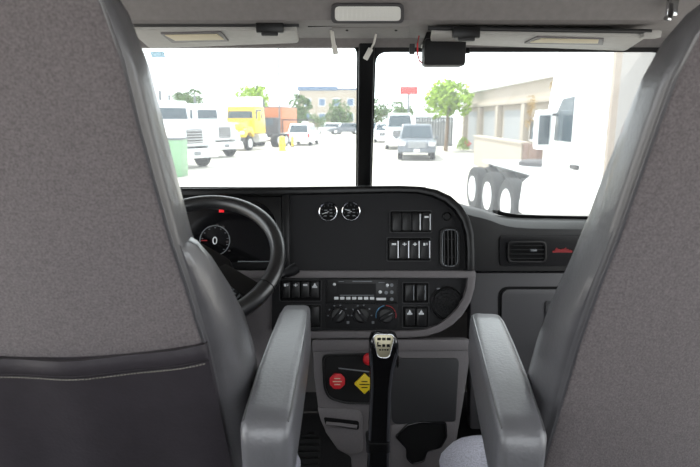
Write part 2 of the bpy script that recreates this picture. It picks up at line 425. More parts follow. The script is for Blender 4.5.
# ---- passenger side, set further forward
def prof_right(px):
    t = [(426, 191.5), (446, 196), (460, 201.5), (474, 205.5), (484, 207.5), (494, 211), (503, 214.5), (515, 216.5), (530, 217.5), (640, 219.5)]
    for (a, ya), (b, yb) in zip(t, t[1:]):
        if px <= b: return ya + (yb - ya) * max(0, px - a) / (b - a)
    return t[-1][1]
pxs = [426, 436, 446, 454, 460, 467, 474, 480, 487, 494, 500, 507, 515, 530, 560, 600, 660]
Yr = 1.86
def rows_at(px):
    y0 = prof_right(px); X = Xp(px, 240, Yr); k = max(0, 1 - max(0, px - 474) / 34)
    return X, [(2.32, Zp(y0 + 3, 2.32)), (2.06, Zp(y0 - .5, 2.06)), (1.96, Zp(y0 + .6, 1.96)), (1.905, Zp(y0 + 4.5, 1.905)), (Yr + .008, Zp(y0 + 11, Yr + .008)), (Yr, Zp(y0 + 20, Yr)), (Yr, Zp(271, Yr)), (2.0, Zp(271, 2.0)), (2.32, Zp(268, 2.32) - .2)]
rings = []
for px in pxs:
    X, pr = rows_at(px); X = min(X, XR - .03); rings.append([V((X, y, z)) for y, z in pr])
obj('passenger_pad', MB().loft(rings), 'dash_dark', db, ang=50)
RF = Fr((0, Yr, Zp(300, Yr)), (1, 0, 0), (0, math.sin(.12), math.cos(.12)))
Rr = RF.pl
obj('passenger_panel', MB().prism(Rr([(470, 272.5), (664, 272.5), (664, 430), (470, 430)]), RF, -.06, 0, bev=.012), 'grey_mid', db)
q = Rr(rpoly([(501, 289), (659, 289), (659, 395), (501, 395)], [9, 9, 9, 9]))
gb = obj('glove_box_door', MB().prism(q, RF, -.01, .007, bev=.003), 'grey_mid', db)
gq = Rr(rpoly([(498, 286.5), (662, 286.5), (662, 398), (498, 398)], 11))
obj('glove_box_gap', MB().ribbon(gq, q, RF, -.004, .0015, closed=True), 'hole', db)
lq = Rr(rpoly(rect(544, 300.5, 572, 328), 3)); lqi = Rr(rpoly(rect(546.5, 303, 569.5, 325.5), 3))
obj('latch_surround', MB().ribbon(lq, lqi, RF, .006, .012, bev=.0015, closed=True), 'dark', gb)
obj('latch', MB().prism(Rr(rpoly(rect(550.5, 305, 563, 318.5), 2)), RF, .006, .012, bev=.002), 'dark', gb)
# upper dark fascia inset on the passenger side
EF = Fr((0, Yr, Zp(250, Yr)), (1, 0, 0), (0, 0, 1)); E = EF.pl
obj('fascia_inset', MB().prism(E(rpoly([(499, 235), (664, 235), (664, 266), (499, 266)], 5)), EF, -.01, .006, bev=.003), 'black', db)
# defroster slot in the passenger pad
sl = MB()
o = [(2.04, -1.3), (1.965, .2)]
sl.loft([[V((Xp(p, 215, 2.0), y, Zp(prof_right(p) + d, y) + e)) for y, d, e in ((2.05, -.5, .006), (1.972, .4, .006), (1.972, .4, -.005), (2.05, -.5, -.005))] for p in (496, 503, 515, 540, 590, 640)])
obj('defroster_slot', sl, 'hole', db)
mb = MB()
mb.tube([V((Xp(p, 215, 1.97), 1.967, Zp(prof_right(p) + .2, 1.967) + .007)) for p in (497, 503, 515, 540, 590, 640)], .003, 6)
obj('slot_lip', mb, 'satin', db)
# red emblem on passenger fascia
mb = MB()
for pts in (rect(552.5, 250.6, 572, 252.3), [(554, 251.4), (556, 247.8), (557.2, 247.8), (555.4, 251.4)], [(557.6, 251.4), (559, 249), (560.2, 249), (559, 251.4)], [(560.6, 251.4), (561.8, 248.6), (563, 248.6), (562, 251.4)],
            [(563.4, 251.4), (565, 247.6), (566.2, 247.6), (565, 251.4)], [(566.6, 251.4), (567.6, 249), (568.8, 249), (568, 251.4)], [(569.4, 251.4), (570.2, 249.6), (571.6, 250.4), (571.2, 251.4)], rect(555.4, 249.4, 558.4, 250.1), rect(564, 249.2, 568, 249.9)):
    mb.prism(E(pts, .006), EF, .004, .009)
mb.prism(E([(555, 251), (557, 248.6), (561, 249.6), (565, 248.4), (570, 251)], .006), EF, .004, .008)
obj('emblem', mb, 'redprint', db)['label'] = 'small red metal script emblem'

def flat_vent(label, x0, y0, x1, y1, fr, c, n_h, n_v, rad, glint=True):
    r = thing('air_vent', label, 'vent', fr.w(*fr.ab((x0 + x1) / 2, (y0 + y1) / 2, c), c))
    o = fr.pl(rpoly(rect(x0, y0, x1, y1), rad), c); i = fr.pl(rpoly(rect(x0 + 2.2, y0 + 2.2, x1 - 2.2, y1 - 2.2), max(rad - 2, 1)), c)
    obj('vent_frame', MB().ribbon(o, i, fr, c + .0004, c + .009, bev=.002, closed=True), 'satin', r)
    obj('vent_back', MB().prism(i, fr, c + .0004, c + .001), 'hole', r)
    for k in range(n_h):
        y = y0 + 2.4 + (y1 - y0 - 4.8) * (k + .5) / n_h
        a0, b = fr.ab(x0 + 2.4, y, c); a1, _ = fr.ab(x1 - 2.4, y, c)
        R = Matrix.Rotation(-.35, 3, 'X') @ Matrix((fr.u, -fr.n, fr.v)).transposed()
        obj('louver', MB().box(fr.w((a0 + a1) / 2, b, c + .0055), (a1 - a0, .009, .003), R), 'plate', r)
    for k in range(n_v):
        x = x0 + 2.4 + (x1 - x0 - 4.8) * (k + .5) / n_v
        a, b0 = fr.ab(x, y1 - 2.6, c); a, b1 = fr.ab(x, y0 + 2.6, c)
        obj('louver', MB().box(fr.w(a, (b0 + b1) / 2, c + .0055), (.0035, .008, b1 - b0), Matrix((fr.u, -fr.n, fr.v)).transposed()), 'dark', r)
    return r
v = flat_vent('rounded black air vent left of the red emblem on the passenger dash', 506.5, 240.5, 546, 262.5, EF, .0065, 4, 0, 6)
a, b = EF.ab(533, 250, .012)
obj('slide_tab', MB().box(EF.w(a, b, .014), (.022, .012, .007), bev=.002), 'dim', v)
v = flat_vent('rounded black air vent right of the red emblem half hidden by the passenger seat', 579, 242.5, 618, 262.5, EF, .0065, 4, 0, 6)
v = flat_vent('tall capsule shaped air vent at the right end of the centre dash', 439.5, 227.5, 459, 268, DF, 0, 0, 4, 8)
o = D(rpoly(rect(441.5, 229.5, 457.5, 266.5), 6.5)); i = D(rpoly(rect(442.2, 230.2, 456.8, 265.8), 6))
obj('bright_edge', MB().ribbon(o, i, DF, .006, .009, closed=True), 'dim', v)
for yy in (239, 257):
    a0, b0 = DF.ab(443, yy); a1, _ = DF.ab(456, yy)
    obj('crossbar', MB().box(DF.w((a0 + a1) / 2, b0, .002), (a1 - a0, .01, .0025), Matrix((DF.u, -DF.n, DF.v)).transposed()), 'satin', v)
cap = tag(obj('sensor_cap', MB().lathe([(.014, .0004), (.014, .003), (.010, .005), (.009, .003), (0, .003)], DF.w(*DF.ab(447, 216.5)), DF.n, 20), 'satin'),
          'small round black sensor cap above the capsule shaped air vent', 'sensor')

# ---- round gauges
def gauge(label, px, py, rpx, ang):
    cw = DF.w(*DF.ab(px, py)); R = rpx * .00313
    g = thing('dash_gauge', label, 'gauge', cw, group=None)
    obj('dial', MB().lathe([(R * .92, .0004), (R * .92, .003), (0, .003)], cw, DF.n, 28), 'hole', g)
    obj('bezel', MB().lathe([(R, .0004), (R * 1.03, .006), (R * .97, .0105), (R * .88, .008), (R * .86, .003)], cw, DF.n, 32, cap=False), 'chrome', g)
    a0, b0 = DF.ab(px, py); mb = MB()
    for k in range(9):
        t = math.radians(225 - k * 33.75); r1 = R * .70
        mb.box(DF.w(a0 + math.cos(t) * r1, b0 + math.sin(t) * r1, .0035), (R * (.22 if k % 4 == 0 else .13), .0011, .001), Matrix((DF.u * math.cos(t) + DF.v * math.sin(t), DF.n, (DF.u * math.cos(t) + DF.v * math.sin(t)).cross(DF.n))).transposed().to_3x3())
    for dx, dy, w in ((-.25, .18, .34), (.28, .22, .26), (-.2, -.12, .3), (.3, -.1, .28), (-.28, -.42, .22), (.30, -.44, .26)):
        mb.box(DF.w(a0 + dx * R, b0 + dy * R, .0035), (w * R, .001, R * .10), Matrix((DF.u, -DF.n, DF.v)).transposed())
    obj('dial_marking', mb, 'dim', g)
    d = DF.u * math.cos(ang) + DF.v * math.sin(ang)
    obj('needle', MB().box(cw + d * R * .3 + DF.n * .0055, (R * .75, .0015, .001), Matrix((d, d.cross(DF.n) * -1, DF.n)).transposed()), 'white', g)
gauge('chrome rimmed round gauge on the black dash, the one next to the wheel', 328.2, 212, 9.6, math.radians(200))
gauge('chrome rimmed round gauge on the black dash, the one next to the switches', 351, 211.6, 9.6, math.radians(160))

# ---- rocker switches
def rocker(parent, fr, x0, y0, x1, y1, c, icon=None, line=None):
    s = obj('rocker_switch', MB().prism(fr.pl(rpoly(rect(x0, y0, x1, y1), .9, 2), c), fr, c - .002, c + .009, bev=.0025), 'satin', parent)
    cx = (x0 + x1) / 2
    if icon:
        mb = MB(); h = (y1 - y0)
        yy = y0 + h * .22
        if icon == 'tri': pts = [[(cx - 2.3, yy + 2), (cx, yy - 2.2), (cx + 2.3, yy + 2)], rect(cx - 2.6, yy + 1.2, cx + 2.6, yy + 2.8)]
        elif icon == 'lamp': pts = [rect(cx - 2.2, yy - 1.2, cx - .2, yy + 1.4), rect(cx + .3, yy - 1.2, cx + 2.2, yy - .6), rect(cx + .3, yy + .2, cx + 2.2, yy + .8)]
        elif icon == 'fan': pts = [rect(cx - 2, yy - .4, cx + 2, yy + .5), rect(cx - .5, yy - 1.5, cx + .5, yy + 1.6)]
        else: pts = [rect(cx - 2.1, yy - .9, cx + 2.1, yy + .9)]
        for p in pts: mb.prism(fr.pl(p, c + .009), fr, c + .0085, c + .0096)
        obj('symbol', mb, 'white', s)
    if line:
        mb = MB().prism(fr.pl(rect(x1 - 1.3, y0 + 1, x1 - .4, y1 - 1), c + .0095), fr, c + .0085, c + .0105)
        obj('bright_edge', mb, line, s)
    return s
def switch_panel(label, x0, y0, x1, y1, sw, group=None, c=0):
    p = thing('switch_panel', label, 'switch panel', DF.w(*DF.ab((x0 + x1) / 2, y1, c), c))
    obj('panel', MB().prism(D(rpoly(rect(x0, y0, x1, y1), 2), c), DF, c + .0004, c + .0035, bev=.0008), 'hole', p)
    o = D(rpoly(rect(x0, y0, x1, y1), 2)); i = D(rpoly(rect(x0 + .8, y0 + .8, x1 - .8, y1 - .8), 1.5))
    obj('panel_rim', MB().ribbon(o, i, DF, c + .002, c + .0055, closed=True), 'dark', p)
    for a in sw: rocker(p, DF, *a[:4], c + .003, *a[4:])
    return p
switch_panel('upper switch panel on the centre dash with two blank and two silver edged rockers', 389.5, 210.5, 432, 233,
             [(392, 213, 401, 231, None, None), (402, 213, 411, 231, None, None), (412, 213, 421, 231, None, 'alloy'), (422, 213, 431, 231, 'bar', 'alloy')])
switch_panel('switch panel with four silver edged rockers left of the capsule shaped vent', 386.5, 237, 431, 261.5,
             [(389, 240, 399, 259, 'bar', 'alloy'), (399.5, 240, 409.5, 259, 'fan', 'alloy'), (410, 240, 420, 259, 'fan', 'alloy'), (420.5, 240, 430.5, 259, 'lamp', 'alloy')])
switch_panel('row of four symbol marked rockers just right of the steering wheel', 279.5, 279.5, 321.5, 301.5,
             [(282, 281.5, 290.5, 297.5, 'lamp'), (291.5, 281.5, 300, 297.5, 'fan'), (301, 281.5, 309.5, 297.5, 'bar'), (310.5, 281.5, 319, 297.5, 'tri')])
switch_panel('two plain rocker switches between the radio and the round speaker', 402, 282, 429, 303.5,
             [(405, 284.5, 414.5, 301, None, 'dim'), (416.5, 284.5, 426, 301, None, 'dim')])
switch_panel('two rockers with white triangle symbols below the plain pair', 402, 305.5, 429, 328,
             [(405, 308, 414.5, 325.5, 'tri'), (416.5, 308, 426, 325.5, 'tri')])
switch_panel('blank black switch plate under the four symbol marked rockers', 290, 304, 321.5, 328,
             [(300, 306, 309, 325, None), (310.5, 306, 319.5, 325, None)])

# ---- radio
rd = thing('radio', 'black dashboard radio with a row of white preset buttons', 'radio', DF.w(*DF.ab(364, 303)))
obj('body', MB().prism(D(rpoly(rect(326, 278.8, 397.5, 303), 2)), DF, .0004, .008, bev=.002), 'satin', rd)
obj('display', MB().prism(D(rect(337, 283.5, 376, 295.5), .008), DF, .006, .0095), 'plate', rd)
for k in range(7):
    x = 334.2 + k * 5.95
    obj('preset_button', MB().prism(D(rpoly(rect(x, 296.9, x + 4.3, 299.6), .5, 2), .010), DF, .006, .012, bev=.0008), 'white', rd)
obj('wide_button', MB().prism(D(rpoly(rect(376.2, 297.8, 386, 300.2), .5, 2), .010), DF, .006, .012, bev=.0008), 'white', rd)
for x, y, r in ((334.5, 284.2, 1.6), (387, 285.2, 1.6), (380, 291.8, 1.7)):
    obj('round_button', MB().lathe([(r * .0031, 0), (r * .0031, .012), (r * .002, .0135), (0, .0135)], DF.w(*DF.ab(x, y)), DF.n, 12), 'white', rd)
for x, y, r in ((391.5, 285, 1.8), (391.5, 292, 1.8), (386, 292.5, 1.8), (391.5, 299, 1.8)):
    obj('round_button', MB().lathe([(r * .0031, 0), (r * .0031, .011), (0, .0115)], DF.w(*DF.ab(x, y)), DF.n, 12), 'dim', rd)
mb = MB()
for x0, x1, y in ((338.5, 344, 281.5), (352.5, 372, 281.3), (378.5, 384.5, 282.5)): mb.prism(D(rect(x0, y - .35, x1, y + .35), .008), DF, .0075, .0088)
obj('lettering', mb, 'dim', rd)
obj('disc_slot', MB().prism(D(rect(340, 294.9, 374, 295.6), .0095), DF, .009, .0102), 'dim', rd)

# ---- climate control
cc = thing('climate_control', 'black heater control panel with three rotary knobs under the radio', 'control panel', DF.w(*DF.ab(364, 328)))
obj('panel', MB().prism(D(rpoly(rect(325.5, 303.8, 398, 328.5), 2)), DF, .0004, .0045, bev=.0015), 'black', cc)
for n_, (x, y, ang) in enumerate(((338, 315, 52), (361.5, 315, 125), (386, 315.5, 28))):
    a0, b0 = DF.ab(x, y, .004); R = .0255
    kb = obj('knob', MB().lathe([(R, .002), (R * .96, .012), (R * .72, .014), (R * .70, .014), (0, .014)], DF.w(a0, b0, .002), DF.n, 28), 'satin', cc)
    t = math.radians(ang); d = DF.u * math.cos(t) + DF.v * math.sin(t)
    obj('grip', MB().box(DF.w(a0, b0, .022), (R * 1.8, R * .5, .014), Matrix((d, DF.n.cross(d), DF.n)).transposed(), bev=.003), 'black', kb)
    obj('pointer', MB().box(DF.w(a0, b0, .0297) + d * R * .55, (R * .55, .002, .001), Matrix((d, DF.n.cross(d), DF.n)).transposed()), 'white' if n_ < 2 else 'dim', kb)
    for side in (0, 1):
        mb = MB(); pts = []
        for k in range(9):
            tt = math.radians((180 - 95 * k / 8 + 15) if side == 0 else (90 - 105 * k / 8))
            pts.append(DF.w(a0 + math.cos(tt) * R * 1.22, b0 + math.sin(tt) * R * 1.22, .0055))
        if n_ == 2:
            obj('temperature_arc', mb.tube(pts, .0016, 6), 'blueprint' if side == 0 else 'redprint', cc)
        else:
            for k in (1, 4, 7): mb.box(pts[k], (.005, .0015, .004), bev=0)
            obj('dial_symbol', mb, 'dim', cc)
mb = MB()
for x, y in ((348, 322.5), (373, 322.5)): mb.prism(D(rect(x - 1.3, y - 1.3, x + 1.3, y + 1.3), .005), DF, .004, .0062)
obj('push_button', mb, 'dim', cc)

# ---- speaker
sp = thing('dash_speaker', 'round black speaker grille at the lower end of the centre dash', 'speaker', DF.w(*DF.ab(448.5, 304)))
cw = DF.w(*DF.ab(447.5, 303.5)); R = .0535
obj('speaker_ring', MB().lathe([(R, .0004), (R, .006), (R * .93, .008), (R * .88, .004)], cw, DF.n, 36, cap=False), 'satin', sp)
obj('speaker_cone', MB().lathe([(R * .9, .001), (R * .5, .0006), (R * .3, .003), (0, .005)], cw, DF.n, 36), 'black', sp)
mb = MB()
for k in range(1, 5): mb.ring(cw + DF.n * .005, DF.n, R * k * .2, .0013, 28, 6)
for k in range(6):
    t = k * PI / 6; d = DF.u * math.cos(t) + DF.v * math.sin(t); mb.tube([cw + DF.n * .005 - d * R * .9, cw + DF.n * .005 + d * R * .9], .0012, 6)
obj('speaker_grille', mb, 'satin', sp)
obj('speaker_badge', MB().box(DF.w(*DF.ab(438, 288.5), .006), (.010, .003, .004), Matrix((DF.u, -DF.n, DF.v)).transposed()), 'dim', sp)

# ---- instrument cluster
ic = thing('instrument_cluster', 'black instrument cluster behind the steering wheel reading zero', 'instrument cluster', DF.w(*DF.ab(220, 268)))
obj('cluster_panel', MB().prism(D([(110, 196), (281.5, 196), (281.5, 269.5), (110, 269.5)]), DF, -.04, -.012, bev=.004), 'satin', ic)
obj('cluster_lens', MB().prism(D(rpoly([(120, 199), (262, 201), (276, 218), (279, 262), (120, 264)], [2, 14, 10, 5, 2])), DF, -.013, -.010), 'gloss', ic)
a0, b0 = DF.ab(215, 240.5, -.01); R = .047
dialo = obj('speedometer', MB().ring(DF.w(a0, b0, -.008), DF.n, R, .0016, 36, 6), 'dim', ic)
obj('digit', MB().text('0', .034, DF, *DF.ab(215, 241, -.01), -.008), 'white', dialo)
mb = MB()
for k in range(11):
    t = math.radians(225 - k * 27); mb.box(DF.w(a0 + math.cos(t) * R * .86, b0 + math.sin(t) * R * .86, -.009), (.005, .001, .0018))
obj('dial_marking', mb, 'dim', dialo)
obj('needle', MB().box(DF.w(a0 - R * .72, b0, -.008), (R * .4, .001, .003)), 'redprint', dialo)
obj('warning_light', MB().prism(D(rect(219, 208.5, 224, 212.5), -.01), DF, -.0105, -.008, bev=.001), 'redled', ic)
obj('cluster_strip', MB().prism(D(rect(238, 261, 270, 261.9), -.01), DF, -.0105, -.008), 'dim', ic)
mb = MB()
for x, y in ((209, 226), (216, 224), (222, 226), (226, 241), (228, 250)): mb.prism(D(rect(x, y, x + 2.5, y + 1.5), -.01), DF, -.0105, -.009)
obj('cluster_symbol', mb, 'liner_dark', ic)

# ================================================================== STEERING
tw = math.radians(53); WC = P(200, 258, 1.42)
wu, wv_ = V((1, 0, 0)), V((0, math.sin(tw), math.cos(tw))); tr = math.radians(34)
SW = Fr(WC, wu * math.cos(tr) - wv_ * math.sin(tr), wu * math.sin(tr) + wv_ * math.cos(tr))
sw = thing('steering_wheel', 'black four spoke steering wheel in front of the instrument cluster', 'steering wheel', WC)
Rw = .204
mb = MB(); nn = 72; pts = []; rr = []
for k in range(nn):
    t = 2 * PI * k / nn; pts.append(SW.w(Rw * math.cos(t), Rw * math.sin(t)))
    rr.append(.0205 + .0022 * (abs(math.cos(t)) ** 8))
rings = []
for i, p in enumerate(pts):
    d = (p - WC).normalized(); rings.append([p + (d * math.cos(2 * PI * j / 12) + SW.n * math.sin(2 * PI * j / 12)) * rr[i] for j in range(12)])
mb.loft_closed(rings + [rings[0]])
rim = obj('rim', mb, 'wheel_rim', sw)
mb = MB()
for t in (8, 172):
    t = math.radians(t); p = SW.w(Rw * math.cos(t), Rw * math.sin(t)); 
    tang = (SW.u * -math.sin(t) + SW.v * math.cos(t)); mb.ring(p, tang, .0226, .0012, 16, 5)
obj('rim_seam', mb, 'hole', rim)
obj('hub', MB().prism(rpoly([(-.075, .05), (.075, .05), (.085, -.03), (.05, -.085), (-.05, -.085), (-.085, -.03)], .03, 5), SW, -.055, -.012, bev=.012), 'satin', sw)
for s in (1, -1):
    for (y0, y1, yr0, yr1) in ((.030, -.018, .030, -.02), (-.045, -.085, -.105, -.150)):
        xr = math.sqrt(max(0, (Rw - .008) ** 2 - ((yr0 + yr1) / 2) ** 2))
        pts = [(s * .06, y0), (s * xr, yr0), (s * xr, yr1), (s * .045, y1)]
        obj('spoke', MB().prism(pts if s > 0 else pts[::-1], SW, -.032, -.010, bev=.005), 'satin', sw)
    # button pods
    pts = [(s * .095, -.018), (s * .170, -.026), (s * .160, -.084), (s * .092, -.078)]
    pd = obj('button_pod', MB().prism(rpoly(pts if s > 0 else pts[::-1], .012), SW, -.024, -.002, bev=.004), 'satin', sw)
    for i in range(3):
        for j in range(2):
            c = SW.w(s * (.108 + .022 * i), -.036 - .026 * j, .001)
            obj('button', MB().box(c, (.017, .019, .006), Matrix((SW.u, SW.v, SW.n)).transposed(), bev=.002), 'black', pd)
    mb = MB()
    o_ = rpoly([(s * .097, -.020), (s * .168, -.028), (s * .158, -.082), (s * .094, -.076)], .01); i_ = rpoly([(s * .101, -.024), (s * .164, -.032), (s * .155, -.078), (s * .098, -.072)], .01)
    mb.ribbon(o_, i_, SW, -.003, 0, closed=True)
    for i in range(3):
        for j in range(2): mb.box(SW.w(s * (.108 + .022 * i), -.036 - .026 * j, .0045), (.010, .003, .001), Matrix((SW.u, SW.v, SW.n)).transposed())
    obj('button_symbol', mb, 'dim', pd)
sc = thing('steering_shroud', 'black steering column shroud with a stalk beside the wheel', 'steering shroud', WC + V((0, .1, -.2)))
ax = -SW.n
r0 = []
for h, rx, ry in ((.058, .07, .06), (.10, .085, .08), (.20, .09, .085), (.30, .08, .08), (.52, .06, .06)):
    r0.append([WC + ax * h + SW.u * rx * math.cos(2 * PI * k / 20) + SW.v * ry * math.sin(2 * PI * k / 20) for k in range(20)])
obj('shroud', MB().loft(r0), 'satin', sc)
e1 = P(289, 272, 1.50)
e0 = WC + ax * .12 + SW.u * .08
st = obj('stalk', MB().tube([e0, e0.lerp(e1, .7), e1], [.008, .009, .010], 10), 'satin', sc)
obj('stalk_tip', MB().tube([P(285, 274, 1.495), P(292, 270.5, 1.50), P(297, 267.5, 1.505)], [.0125, .0165, .0155], 12), 'black', st)

# ================================================================== CENTRE CONSOLE
cs = thing('center_console', 'grey centre console standing below the dash behind the gear lever', 'console', (.1, 1.62, FLZ))
body = [(312, 339), (470, 339), (469, 360), (463, 400), (456, 440), (450, 480), (446, 530), (356, 530), (351, 456), (338, 449), (326, 432), (319, 412), (314, 375)]
obj('body', MB().prism(D(body), DF, -.035, .012, bev=.008), 'grey', cs)
obj('shelf_lip', MB().prism(D([(312, 338.5), (468, 338.5), (468, 350), (312, 351)]), DF, -.03, .02, bev=.008), 'grey', cs)
q = D(rpoly([(391, 358), (459, 358), (455.5, 421), (391, 424)], [2, 5, 3, 8]), .012)
obj('dark_panel', MB().prism(q, DF, .004, .020, bev=.004), 'dark', cs)
cpan = D(rpoly([(390, 424), (456, 420), (452, 480), (440, 500), (388, 500)], 2), .02)
# drawer
q = D(rpoly([(317.5, 407), (362.5, 409), (362.5, 452), (350, 454), (338, 448), (327, 433), (321, 420)], [2, 6, 5, 5, 5, 5, 5]), .012)
dr = obj('drawer', MB().prism(q, DF, .0, .020, bev=.003), 'grey', cs)
q = D(rpoly([(323.5, 417), (359, 421), (359, 430), (325.5, 425)], 2.5), .02)
obj('drawer_recess', MB().prism(q, DF, .016, .0208), 'hole', dr)
obj('drawer_handle', MB().tube([DF.w(*DF.ab(x, y, .025), .025) for x, y in ((326, 423.5), (340, 424.8), (357, 427))], .006, 8), 'grey', dr)
# cup holder
q = [(394.5, 436), (407, 424), (421, 421), (446, 421.5), (447, 436), (441, 447), (427, 451), (424, 461), (412, 464), (406, 458), (406, 448)]
ch = obj('cup_holder', MB().prism(D(rpoly(q, 2.5, 3), .02), DF, .004, .0145 + .008), 'hole', cs)
qi = [(420 + (x - 420) * .93, 441 + (y - 441) * .93) for x, y in q]
obj('cup_holder_rim', MB().ribbon(D(rpoly(q, 2.5, 3), .02), D(rpoly(qi, 2.5, 3), .02), DF, .014, .029, bev=.002, closed=True), 'gloss', ch)
obj('cup_surround', MB().prism(D(rpoly([(391, 424), (456, 421), (452, 462), (446, 486), (392, 486)], 5), .012), DF, 0, .0138 + .004, bev=.004), 'grey', cs)

# brake valve panel
bv = thing('brake_valve_panel', 'recessed black brake panel left of the gear lever', 'control panel', DF.w(*DF.ab(350, 403, .012), .012))
o = rpoly([(321.5, 354), (389, 352), (389, 405), (345, 404), (328, 399), (323, 388)], [7, 4, 4, 6, 8, 6]); i = [(355 + (x - 355) * .93, 379 + (y - 379) * .92) for x, y in o]
obj('recess_rim', MB().ribbon(D(o, .016), D(i, .016), DF, .0124, .020, bev=.003, closed=True), 'satin', bv)
obj('recess_plate', MB().prism(D(o, .012), DF, .0122, .0130), 'plate', bv)
mb = MB().prism(D([(338.5, 367.6), (370, 371.2), (370, 372.4), (338.5, 368.8)], .013), DF, .0128, .0138)
obj('label_strip', mb, 'dim', bv)
def poly_n(cx, cy, r, n, rot, sx=1): return [(cx + r * sx * math.cos(rot + 2 * PI * k / n), cy + r * math.sin(rot + 2 * PI * k / n)) for k in range(n)]
def knob(label, cx, cy, r, n, rot, m, txt):
    k = obj('brake_knob', MB().prism(D(poly_n(cx, cy, r, n, rot), .04), DF, .026, .040, bev=.003), m, bv); k['label'] = label
    a, b = DF.ab(cx, cy, .04)
    obj('knob_shaft', MB().lathe([(.009, .012), (.009, .028)], DF.w(a, b), DF.n, 14), 'chrome', k)
    mb = MB()
    for dy, w in txt: mb.prism(D(rect(cx - w, cy + dy - .45, cx + w, cy + dy + .45), .04), DF, .0395, .0412)
    obj('embossed_text', mb, 'cream' if m == 'red' else 'hole', k)
knob('red octagonal knob', 337.3, 381.5, 8.3, 8, PI / 8, 'red', ((-3, 3), (0, 4.5), (3, 3)))
knob('yellow diamond knob', 364.5, 384, 10.5, 4, 0, 'yellow', ((-2.5, 3), (.5, 5), (3.5, 3)))
k = obj('brake_knob', MB().lathe([(.006, .014), (.017, .024), (.019, .034), (.014, .043), (0, .046)], DF.w(*DF.ab(369, 359, .03)), DF.n, 20), 'red', bv); k['label'] = 'round red knob'

# ================================================================== GEAR LEVER
gl = thing('gear_lever', 'tall black gear lever with a metal shift plate standing on the floor', 'gear lever', P(376, 500, 1.17) * 1)
gY = 1.17; base = V((.052, 1.21, FLZ)); gl.location = base
GF = Fr(P(383, 345, gY), (1, 0, 0), (0, math.sin(.62), math.cos(.62)))
headr = []
top_ = P(383, 345, gY)
# shaft: rounded rectangular section from the floor to the head
def rsec(c, wx, wy, r, u=V((1, 0, 0)), v=V((0, 1, 0)), k=4):
    return [c + u * x + v * y for x, y in rpoly(rect(-wx, -wy, wx, wy), r, k)]
sec = []
for px0, px1, py, Y, d in ((364, 387, 560, 1.23, .028), (367, 388, 467, 1.225, .026), (368.5, 390, 420, 1.215, .025), (370, 391.5, 385, 1.205, .025), (369.5, 394, 366, 1.195, .026), (368.5, 398, 350, 1.185, .028), (369, 398, 341, 1.18, .028), (371, 396, 335.5, 1.18, .026), (376, 391, 332.5, 1.185, .018)):
    a, b = P(px0, py, Y), P(px1, py, Y)
    sec.append(rsec((a + b) / 2, (b - a).length / 2, d, .012))
s0 = V((sec[0][0] + sec[0][len(sec[0]) // 2]) / 2)
bot = [V((p.x, p.y, FLZ + .002)) for p in sec[0]]
obj('lever', MB().loft([bot] + sec), 'gloss', gl, ang=60)
pf = Fr(P(384, 346, 1.148), (1, 0, 0), (.0, .22, 1))
pp = rpoly([(373.6, 337.2), (376.3, 334.6), (391.6, 334.8), (394, 337.4), (389.6, 355.4), (387, 357.4), (380.2, 357.2), (377.6, 355)], 2, 3)
bd = obj('shift_plate', MB().prism(pf.pl(pp), pf, -.012, .0015, bev=.0015), 'badge', gl)
pr_ = [(384 + (x - 384) * 1.08, 346.3 + (y - 346.3) * 1.06) for x, y in pp]
obj('plate_rim', MB().ribbon(pf.pl(pr_), pf.pl(pp), pf, -.014, .003, bev=.001, closed=True), 'chrome', gl)
mb = MB()
for x0, x1, y0, y1 in ((376.5, 380.6, 337.5, 340.2), (381.8, 385.8, 337.5, 340.2), (387, 391.4, 337.5, 340.2), (376.3, 377.8, 341.8, 346.5), (377.8, 380.6, 344.7, 346.5), (382, 385.3, 344, 346.7), (387, 390.4, 344, 346.9), (378.6, 380.6, 349, 350.4), (381.6, 383.4, 349, 350.4), (384.3, 386.2, 349, 350.4), (387, 389, 349, 350.4)):
    mb.prism(pf.pl(rect(384 + (x0 - 384) * .9, y0, 384 + (x1 - 384) * .9, y1)), pf, .001, .0022)
obj('plate_marking', mb, 'hole', bd)
obj('lever_button', MB().box(P(397.5, 360, 1.19), (.006, .02, .03), bev=.002), 'satin', gl)
obj('lever_collar', MB().loft([rsec(V(((P(366, y, 1.22) + P(389.5, y, 1.22)) / 2)), .029, .031, .012) for y in (437, 446)]), 'satin', gl)
obj('boot', MB().loft([rsec(V((.045, 1.225, FLZ + h)), .06 * s, .07 * s, .02) for h, s in ((.001, 1.3), (.03, 1.25), (.045, 1.0), (.065, 1.08), (.08, .85), (.10, .92), (.125, .62))]), 'rubber', gl, ang=60)

# pedal on the floor left of the console
pe = thing('pedal', 'black ribbed pedal on the floor left of the grey console', 'pedal', P(309, 462, 1.75))
pF = Fr(P(309, 455, 1.78), (1, 0, 0), (0, .75, .66))
obj('pedal_pad', MB().prism(rpoly(rect(-.045, -.09, .04, .07), .012), pF, -.012, .006, bev=.003), 'rubber', pe)
mb = MB()
for k in range(7): mb.box(pF.w(0, -.075 + .022 * k, .008), (.07, .007, .006), Matrix((pF.u, pF.v, pF.n)).transposed())
obj('pedal_rib', mb, 'satin', pe)
obj('pedal_arm', MB().tube([pF.w(0, .04, -.01), pF.w(0, .09, -.06), V((pF.O.x, 2.0, FLZ + .01))], .012, 8), 'satin', pe)

